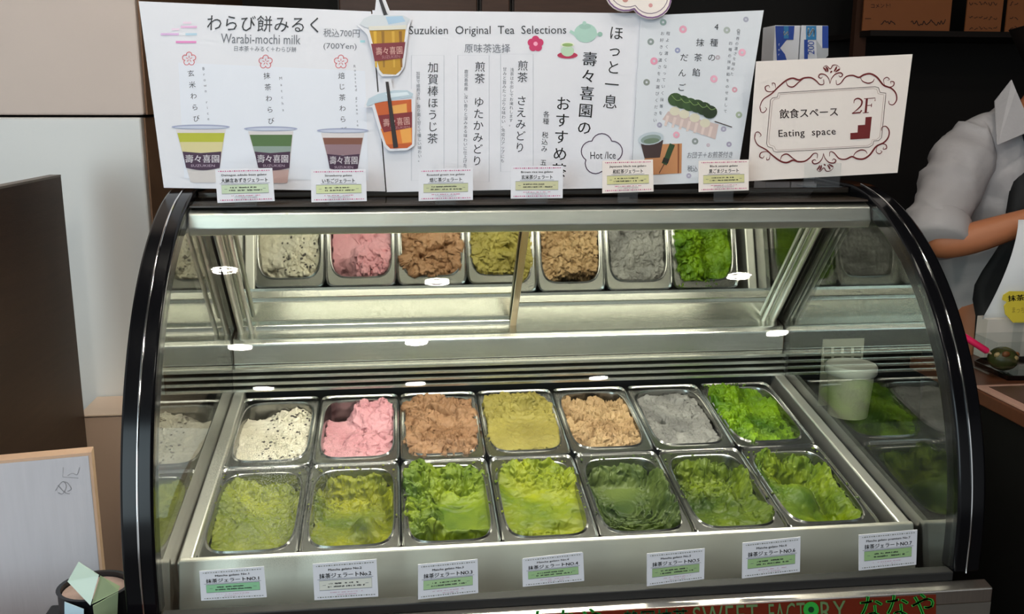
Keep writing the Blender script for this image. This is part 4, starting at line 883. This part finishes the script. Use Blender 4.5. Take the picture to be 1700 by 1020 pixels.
# two glove boxes standing on end
for k, (x0, x1, lab) in enumerate(((1287, 1329, 'blue and white glove box marked S, the left one behind the sign'), (1331, 1375, 'blue and white glove box marked S 200, the right one behind the sign'))):
    a, b = at(x0, 42, y=.46), at(x1, 42, y=.46); zt = a.z
    t = thing('glove_box', lab, 'box', ((a.x+b.x)/2, .5, .5545), 'glove boxes behind the sign')
    MB().box((a.x, .46, .5545), (b.x, .525, zt), mat('box_white', '#c9c9cf', .5)).build('carton', t, bevel=.001)
    s = plane_space((0, .4596, 0), (0, -1, 0)); m = MB(); BL = mat('box_blue', '#1f3f8f', .5); TB = mat('box_teal', '#2b6f9f', .5); W_ = mat('box_print_white', '#d5dbe2', .5)
    if k == 0:
        s.poly(m, [(x0, 43), (x0+32, 43), (x0+30, 66), (x0+19, 66), (x0+8, 80), (x0+16, 90), (x0+22, 110), (x0+3, 110)], BL, 1); s.rect(m, x0+14, 43, x0+22, 64, TB, 2); s.text(m, 'S', (x0+14, 51, x0+21, 60), W_, 3, 90, bold=.02)
        s.vtext(m, 'for', (x0+6, 74), (x0+6, 90), 6, W_, 3)
    else:
        s.rect(m, x0+7, 43, x0+24, 66, TB, 2); s.rect(m, x0+4, 66, x0+10, 112, BL, 1); s.rect(m, x0+34, 43, x1, 80, BL, 1); s.text(m, 'S', (x0+8, 48, x0+22, 60), W_, 3, 90, bold=.02); s.text(m, '200', (x0+4, 74, x0+26, 85), BL, 3, -90)
        s.poly(m, [(x0+24, 66), (x0+34, 80), (x1, 80), (x1, 92), (x0+26, 110)], mat('box_grey', '#a7a9ae', .5), 1)
    m.build('box_print', t, recalc=False)
# ================================================================== right of the case
CW = mat('red_wood_counter', '#5a3524', .35, var=.3, vscale=6, stretch=(1, 10, 10)); CZ = .10
ct_ = thing('service_counter', 'dark wooden service counter right of the case with red-brown edge', 'counter', (1.5, .55, -.8))
MB().box((1.0, .16, CZ-.03), (2.6, .70, CZ-.0005), CW).build('counter_top', ct_, bevel=.003); MB().box((1.03, .20, -.8), (2.58, .68, CZ-.03), mat('counter_black', '#0c0a09', .5)).build('counter_body', ct_)
m = MB()
f0, f1, f2_, f3_ = at(1662, 643, z=CZ), at(1760, 643, z=CZ), at(1760, 700, z=CZ), at(1712, 676, z=CZ)
t = thing('picture_frame', 'flat white-lined wooden frame lying on the service counter near its edge', 'frame', (f0.x+.05, f0.y-.03, CZ))
MB().box((1.005, .27, CZ), (1.22, .435, CZ+.006), mat('frame_pinkish', '#b98f80', .5)).build('frame_border', t, bevel=.001); MB().box((1.025, .285, CZ+.0061), (1.2, .42, CZ+.0068), mat('frame_inner', '#4b2a20', .4)).build('frame_inset', t)
# white tub with a label chart in the dim space beside the case, on a low shelf
tag(MB().box((.70, .45, -.8), (.985, .95, -.03), mat('low_cabinet_black', '#0b0a09', .6, spec=.1)).build('low_cabinet', bevel=.003), 'low black cabinet in the gap between case and service counter', 'cabinet')
t = thing('white_tub', 'white plastic tub with lid standing right of the case, seen through the side pane', 'tub', (.83, .66, -.03))
TW = mat('tub_white', '#d8d2bf', .5); MB().lathe([(.0, .0), (.046, 0), (.054, .105), (.05, .106), (.0, .1065)], (.83, .66, -.03), TW, seg=32).build('tub_body', t, smooth=40); MB().lathe([(.058, .104), (.060, .107), (.060, .122), (.056, .127), (0, .129)], (.83, .66, -.03), mat('tub_lid_white', '#ebe8df', .4), seg=32).build('tub_lid', t, smooth=40)
t = thing('grid_chart', 'narrow pale card with dark printed squares standing behind the white tub', 'card', (.85, .735, -.03))
gs = plane_space((0, .73, 0), (0, -1, 0)); g0, g1 = at(1364, 600, y=.73), at(1432, 600, y=.73)
MB().box((g0.x, .73, -.03), (g1.x, .733, at(1400, 563, y=.73).z), mat('card_cream', '#c9c4b4', .5)).build('sheet', t)
m = MB(); DK = mat('square_dark', '#4a4638', .5)
for rr_ in range(3):
    for cc in range(4): gs.rect(m, 1368+16.5*cc, 577+15*rr_, 1380+16.5*cc, 587+15*rr_, DK, 1)
for rr_ in range(3): gs.rect(m, 1410, 628+14*rr_, 1424, 637+14*rr_, DK, 1)
m.build('printed_squares', t, recalc=False)
# tray, clear box with wrapped sweet, carton, pink pen, yellow tag, receipt
tr = thing('black_tray', 'shallow glossy black tray on the service counter', 'tray', (1.3, .56, CZ))
T0 = [at(1616, 607, z=CZ), at(1672, 633, z=CZ), at(1790, 633, z=CZ)]; T0 += [Vector((T0[2].x, .628, CZ)), Vector((T0[0].x+.03, .628, CZ))]
m = MB(); n = len(T0); c = sum(T0, Vector())/n
lo = [p.lerp(c, .04) for p in T0]; hi = [p+Vector((0, 0, .012)) for p in T0]; hi2 = [p.lerp(c, .03)+Vector((0, 0, .012)) for p in T0]; fl_ = [p.lerp(c, .05)+Vector((0, 0, .003)) for p in T0]
vs = lo+hi+hi2+fl_; fs = [tuple(range(n))]+[(a*n+i, a*n+(i+1) % n, (a+1)*n+(i+1) % n, (a+1)*n+i) for a in range(3) for i in range(n)]+[tuple(3*n+i for i in range(n))]
m.add(vs, fs, mat('tray_black', '#0d0d0e', .15)); m.build('tray_body', tr)
P0 = at(1662, 622, z=CZ+.014)
t = thing('clear_box', 'clear plastic box with a dark wrapped sweet inside on the black tray', 'box', (P0.x+.06, P0.y+.04, CZ+.004))
bx = MB(); x0, x1, y0, y1, z0, z1 = P0.x-.010, P0.x+.14, P0.y+.012, P0.y+.10, CZ+.0045, CZ+.085
for a_, b_ in (((x0, y0, z0), (x1, y0+.001, z1)), ((x0, y0, z0), (x0+.001, y1, z1)), ((x0, y1, z0), (x1, y1+.001, z1)), ((x0, y0, z0), (x1, y1, z0+.001))): bx.box(a_, b_, ACRYLIC)
bx.build('clear_walls', t)
t = thing('wrapped_sweet', 'round dark green and gold wrapped sweet inside the clear box', 'sweet', (x0+.055, y0+.045, CZ+.006))
ws = MB(); ws.ball((x0+.050, y0+.045, CZ+.034), (.034, .032, .0275), mat('wrapper_green', '#3c4020', .25, var=.9, vscale=45), seg=20, rings=12); ws.build('sweet_body', t, smooth=60)
ws = MB()
for k in range(6):
    a_ = k*1.05; ws.ball((x0+.050+.022*math.cos(a_), y0+.045-.012+.014*math.sin(a_), CZ+.046+.006*math.sin(a_*2)), (.010, .006, .007), mat('wrapper_gold', '#b59a6a', .3) if k % 2 else mat('wrapper_brown', '#7d4a28', .3), seg=8, rings=5)
ws.build('foil_spots', t, smooth=60)
t = thing('pink_pen', 'bright pink marker pen lying across the edge of the black tray', 'pen', (P0.x-.03, P0.y+.02, CZ+.02))
e0, e1 = at(1590, 552, y=P0.y+.03), at(1646, 588, y=P0.y-.0)
pd = (e1-e0).normalized(); MB().tube([e0, e0.lerp(e1, .86), e0.lerp(e1, .9)], [.0075, .0075, .005], mat('pen_pink', '#e0245c', .3), seg=14).build('barrel', t, smooth=40); MB().tube([e0.lerp(e1, .9), e1], [.004, .0012], mat('pen_tip', '#c9a58a', .4), seg=10).build('nib', t, smooth=40); MB().tube([e0-pd*.022, e0], [.0078, .0082], mat('pen_cap', '#c41a4e', .3), seg=14).build('cap', t, smooth=40)
k0, k1 = at(1634, 570, y=.66), at(1790, 570, y=.66)
t = thing('white_carton', 'low white carton behind the clear box on the service counter', 'carton', ((k0.x+k1.x)/2, .69, CZ))
CWH = mat('carton_white', '#d9d2cb', .5)
MB().box((k0.x, .655, CZ), (k1.x, .699, at(1640, 530, y=.66).z), CWH).build('carton_body', t, bevel=.001)
yt = .640; Yp = plane_space((0, yt, 0), (0, -1, 0))
t = board('price_tag', 'yellow cloud-shaped tag with black lettering standing in front of the white carton', 'tag', Yp, [(1666, 490), (1676, 484), (1700, 484), (1716, 488), (1722, 505), (1716, 530), (1700, 536), (1682, 536), (1669, 522), (1667, 508), (1672, 502), (1664, 498)], .002, mat('tag_yellow', '#e5cf45', .5))
m = MB(); Yp.text(m, '抹茶', (1673, 490, 1700, 500), INKB, 2, -4, bold=.04); Yp.text(m, 'まっちゃ', (1680, 510, 1708, 520), mat('tag_ink', '#b09a3a', .5), 2, 0); m.build('lettering', t, recalc=False)
f = MB(); b_ = Yp.fn(1692, 534, -.001); f.box((b_.x-.012, b_.y-.002, CZ+.004), (b_.x+.012, b_.y+.001, b_.z), ACRYLIC); f.build('clear_foot', t)
# ================================================================== the person
per = thing('person', 'person in grey rolled-sleeve shirt and black apron holding a white paper', 'person', (1.42, .95, -.8))
SKIN = mat('skin', '#c07a54', .5, var=.06, vscale=20); SHIRT = mat('grey_shirt', '#bab6b8', .75, var=.06, vscale=30, bump=.3, bscale=90); APR = mat('black_apron', '#0e0e11', .7); HAIR = mat('dark_hair', '#150d0a', .45); TROU = mat('dark_trousers', '#1a2130', .7)
def skin_mesh(chains, root=0, sub=2):
    """chains of (x,y,z,r[,r2]); points with the same position are shared"""
    vs, es, rs, idx = [], [], [], {}
    for ch in chains:
        prev = None
        for p in ch:
            key = tuple(round(c, 4) for c in p[:3])
            if key not in idx: idx[key] = len(vs); vs.append(p[:3]); rs.append((p[3], p[4] if len(p) > 4 else p[3]))
            if prev is not None: es.append((prev, idx[key]))
            prev = idx[key]
    me = bpy.data.meshes.new('skeleton'); me.from_pydata(vs, es, []); o = bpy.data.objects.new('skeleton', me); COL.objects.link(o)
    md = o.modifiers.new('skin', 'SKIN'); md.use_smooth_shade = True
    for i, r in enumerate(rs): me.skin_vertices[0].data[i].radius = r; me.skin_vertices[0].data[i].use_root = (i == root)
    if sub: sm = o.modifiers.new('sub', 'SUBSURF'); sm.levels = sm.render_levels = sub
    dg = bpy.context.evaluated_depsgraph_get(); dg.update(); out = bpy.data.meshes.new_from_object(o.evaluated_get(dg))
    v = [v_.co.copy() for v_ in out.vertices]; f_ = [list(p.vertices) for p in out.polygons]
    bpy.data.objects.remove(o); bpy.data.meshes.remove(me); bpy.data.meshes.remove(out)
    return v, f_
NK, CH = (1.405, .905, .665), (1.40, .95, .48)
RS, RE, RW = (1.210, .905, .540), (1.095, .79, .352), (1.362, .70, .455)
LS, LE, LW = (1.60, .95, .515), (1.70, .84, .30), (1.50, .70, .43)
HD = (1.475, .84, .855)
body = [[(1.40, .98, .08, .13, .10), (1.395, .97, .26, .12, .09), CH+(.12, .09), (1.40, .93, .60, .08, .07), NK+(.062,), (1.43, .885, .745, .056), (1.455, .86, .80, .075), HD+(.092, .10), (1.478, .853, .93, .085), (1.478, .86, .975, .05)],
        [(1.40, .93, .60, .08, .07), (1.30, .92, .585, .055), RS+(.058,), (1.145, .86, .45, .048), RE+(.043,), (1.19, .755, .388, .042), (1.28, .725, .425, .034), RW+(.026,), (1.402, .690, .468, .030)],
        [(1.40, .93, .60, .08, .07), (1.50, .935, .585, .055), (1.575, .945, .54, .058), (1.65, .91, .42, .048), LE+(.043,), (1.60, .76, .37, .036), LW+(.026,), (1.46, .69, .44, .030)],
        [(1.40, .98, .08, .13, .10), (1.31, .98, -.02, .095), (1.31, .96, -.38, .062), (1.31, .98, -.72, .042), (1.31, .90, -.765, .036), (1.31, .84, -.775, .025)],
        [(1.40, .98, .08, .13, .10), (1.50, .99, -.02, .095), (1.51, .97, -.38, .062), (1.51, .99, -.72, .042), (1.51, .91, -.765, .036), (1.51, .85, -.775, .025)]]
v, f_ = skin_mesh(body); bm_ = MB().add(v, f_, SKIN)
def hand(w_, c, dr):
    """five curled fingers rooted in the palm c, pointing along dr"""
    dr = Vector(dr).normalized(); sd = dr.cross(Vector((0, -1, 0))).normalized(); inn = Vector((0, -1, 0)); c = Vector(c)
    for k, L_ in enumerate((.062, .072, .068, .054)):
        b0 = c+sd*(.022-.0145*k)+dr*.02; p1_ = b0+dr*L_*.45+inn*.008; p2 = p1_+dr*L_*.28+inn*.018; p3 = p2+inn*.018-dr*.004
        v2, f2 = skin_mesh([[tuple(b0)+(.0095,), tuple(p1_)+(.009,), tuple(p2)+(.008,), tuple(p3)+(.0068,)]], 0, 1); bm_.add(v2, f2, SKIN)
    b0 = c+sd*.020-dr*.012; v2, f2 = skin_mesh([[tuple(b0)+(.011,), tuple(b0+sd*.026+dr*.018+inn*.012)+(.0095,), tuple(b0+sd*.034+dr*.042+inn*.02)+(.008,)]], 0, 1); bm_.add(v2, f2, SKIN)
hand(0, (1.418, .686, .474), (.9, -.2, .25)); hand(1, (1.445, .686, .44), (-.9, -.2, .2))
hx, hy, hz = HD
bm_.ball((hx-.012, hy-.108, hz-.005), (.013, .018, .022), SKIN); bm_.ball((hx-.10, hy+.0, hz-.0), (.012, .02, .03), SKIN); bm_.ball((hx+.085, hy+.012, hz), (.012, .02, .03), SKIN)
for e in (-.040, .024): bm_.ball((hx+e, hy-.092, hz+.02), (.013, .009, .008), mat('eye_white', '#e8e4de', .3)); bm_.ball((hx+e, hy-.099, hz+.02), (.0055, .004, .0055), INKB)
bm_.ball((hx-.010, hy-.093, hz-.048), (.022, .008, .007), mat('lips', '#a85a50', .4))
bm_.build('body', per, smooth=180)
# hair: cap and gathered tail
v, f_ = skin_mesh([[(hx+.0, hy+.03, hz+.02, .098, .1), (hx+.0, hy+.02, hz+.085, .085, .085)], [(hx+.0, hy+.03, hz+.02, .098, .1), (hx-.01, hy+.095, hz-.03, .05), (hx-.03, hy+.115, hz-.13, .026), (hx-.035, hy+.115, hz-.22, .012)]])
MB().add(v, f_, HAIR).build('hair', per, smooth=180)
# shirt
SW = [[(1.40, .98, .05, .18, .125), (1.395, .97, .26, .18, .12), (CH[0], CH[1], CH[2]-.02, .19, .12), (1.385, .93, .60, .13, .085), (1.403, .912, .672, .074)],
      [(1.385, .93, .60, .13, .085), (1.27, .92, .592, .088), (1.205, .905, .555, .088)], [(1.385, .93, .60, .13, .085), (1.52, .94, .59, .085), (1.575, .945, .55, .086)],
      [(1.205, .905, .555, .088), (1.150, .865, .46, .080), (1.112, .825, .405, .073), (1.100, .80, .385, .070)],
      [(1.575, .945, .55, .086), (1.64, .91, .43, .074), (1.675, .875, .365, .068)]]
v, f_ = skin_mesh(SW, 0, 3)
out = []
cenline = Vector((1.38, .93, .45))
for p in v:
    f0_ = 1 if p.x < 1.34 else .6
    n1 = mnoise.noise(Vector((p.x*9+p.z*14, p.y*10, p.z*7-p.x*12))); n2 = mnoise.noise(Vector((p.x*22-p.z*20, p.y*18, p.z*16)))
    dd = (p-cenline); n3 = 1-abs(mnoise.noise(Vector((p.x*15+p.z*13, p.y*7, p.z*4-p.x*6+4)))*2); out.append(p+dd.normalized()*((n1*.014+n2*.007+max(0, n3-.5)*.026)*f0_))
MB().add(out, f_, SHIRT).build('shirt', per, smooth=180)
# rolled cuffs
m = MB(); a, b = Vector((1.118, .832, .418)), Vector((1.092, .787, .360)); m.tube([a, a.lerp(b, .15), a.lerp(b, .85), b], [.070, .078, .078, .068], SHIRT, seg=24); m.build('rolled_cuff', per, smooth=50)
a, b = Vector((1.665, .885, .38)), Vector((1.69, .855, .325)); m = MB(); m.tube([a, a.lerp(b, .15), a.lerp(b, .85), b], [.064, .072, .072, .062], SHIRT, seg=24); m.build('rolled_cuff', per, smooth=50)
# collar flaps
def flap(pts, name):
    P = [at(x, y, y=yy) for x, y, yy in pts]; m = MB(); thin(m, P, (0.1, 1, 0), .005, SHIRT); return m.build(name, per, bevel=.0015)
flap([(1652, 168, .86), (1680, 132, .845), (1687, 150, .83), (1716, 216, .79), (1656, 241, .79)], 'collar_flap'); flap([(1790, 135, .85), (1830, 175, .86), (1830, 240, .80), (1740, 216, .79), (1770, 165, .83)], 'collar_flap')
# apron
m = MB(); NX, NZ = 14, 22; vs = []
for j in range(NZ+1):
    z = .555-.85*j/NZ; half = .115+.02*min(1, j/4) if j < 6 else min(.19, .135+.02*(j-5)); cxx = 1.43
    for i in range(NX+1):
        s_ = -1+2*i/NX; vs.append((cxx+half*s_, .785+.05*s_*s_-(.02 if z < .2 else 0)+.006*math.sin(5*s_+j*.7), z))
fs = [(j*(NX+1)+i, j*(NX+1)+i+1, (j+1)*(NX+1)+i+1, (j+1)*(NX+1)+i) for j in range(NZ) for i in range(NX)]
m.add(vs, fs, APR); o = m.build('apron', per, smooth=80); sd_ = o.modifiers.new('thickness', 'SOLIDIFY'); sd_.thickness = .004
for sg in (-1, 1):
    m = MB(); m.tube([(1.43+sg*.10, .800, .535), (1.43+sg*.105, .80, .60), (1.42+sg*.085, .86, .672), (1.42+sg*.06, .95, .67)], .012, APR, seg=8); m.build('apron_strap', per, smooth=60)
MB().box((1.345, .776, .535), (1.40, .780, .56), mat('name_badge', '#8f918c', .5)).build('name_badge', per)
# trousers and shoes
v, f_ = skin_mesh([[(1.40, .98, .10, .16, .12), (1.31, .98, -.03, .11), (1.31, .965, -.38, .08), (1.31, .98, -.71, .065)], [(1.40, .98, .10, .16, .12), (1.50, .99, -.03, .11), (1.51, .975, -.38, .08), (1.51, .99, -.71, .065)]])
MB().add(v, f_, TROU).build('trousers', per, smooth=180)
for x in (1.31, 1.51):
    v, f_ = skin_mesh([[(x, 1.0, -.755, .042), (x, .91, -.757, .042), (x, .82, -.765, .032)]]); MB().add(v, f_, BLACK).build('shoe', per, smooth=180)
# paper held in the hand, curving down
t = thing('receipt_paper', 'long white curved paper hanging from the hands of the person', 'paper', (1.40, .69, .26))
m = MB(); N_ = 14; vs = []
for j in range(N_+1):
    f_j = j/N_; y_ = .672-.03*math.sin(PI*f_j)
    a = at(1692-60*f_j**1.6-1, 365+165*f_j, y=y_); vs += [(a.x, y_, a.z), (a.x+.17+.03*f_j, y_+.01, a.z)]
fs = [(2*j, 2*j+1, 2*j+3, 2*j+2) for j in range(N_)]; m.add(vs, fs, mat('receipt_white', '#dcdde2', .5)); o = m.build('sheet', t, smooth=80); sd_ = o.modifiers.new('thickness', 'SOLIDIFY'); sd_.thickness = .0012
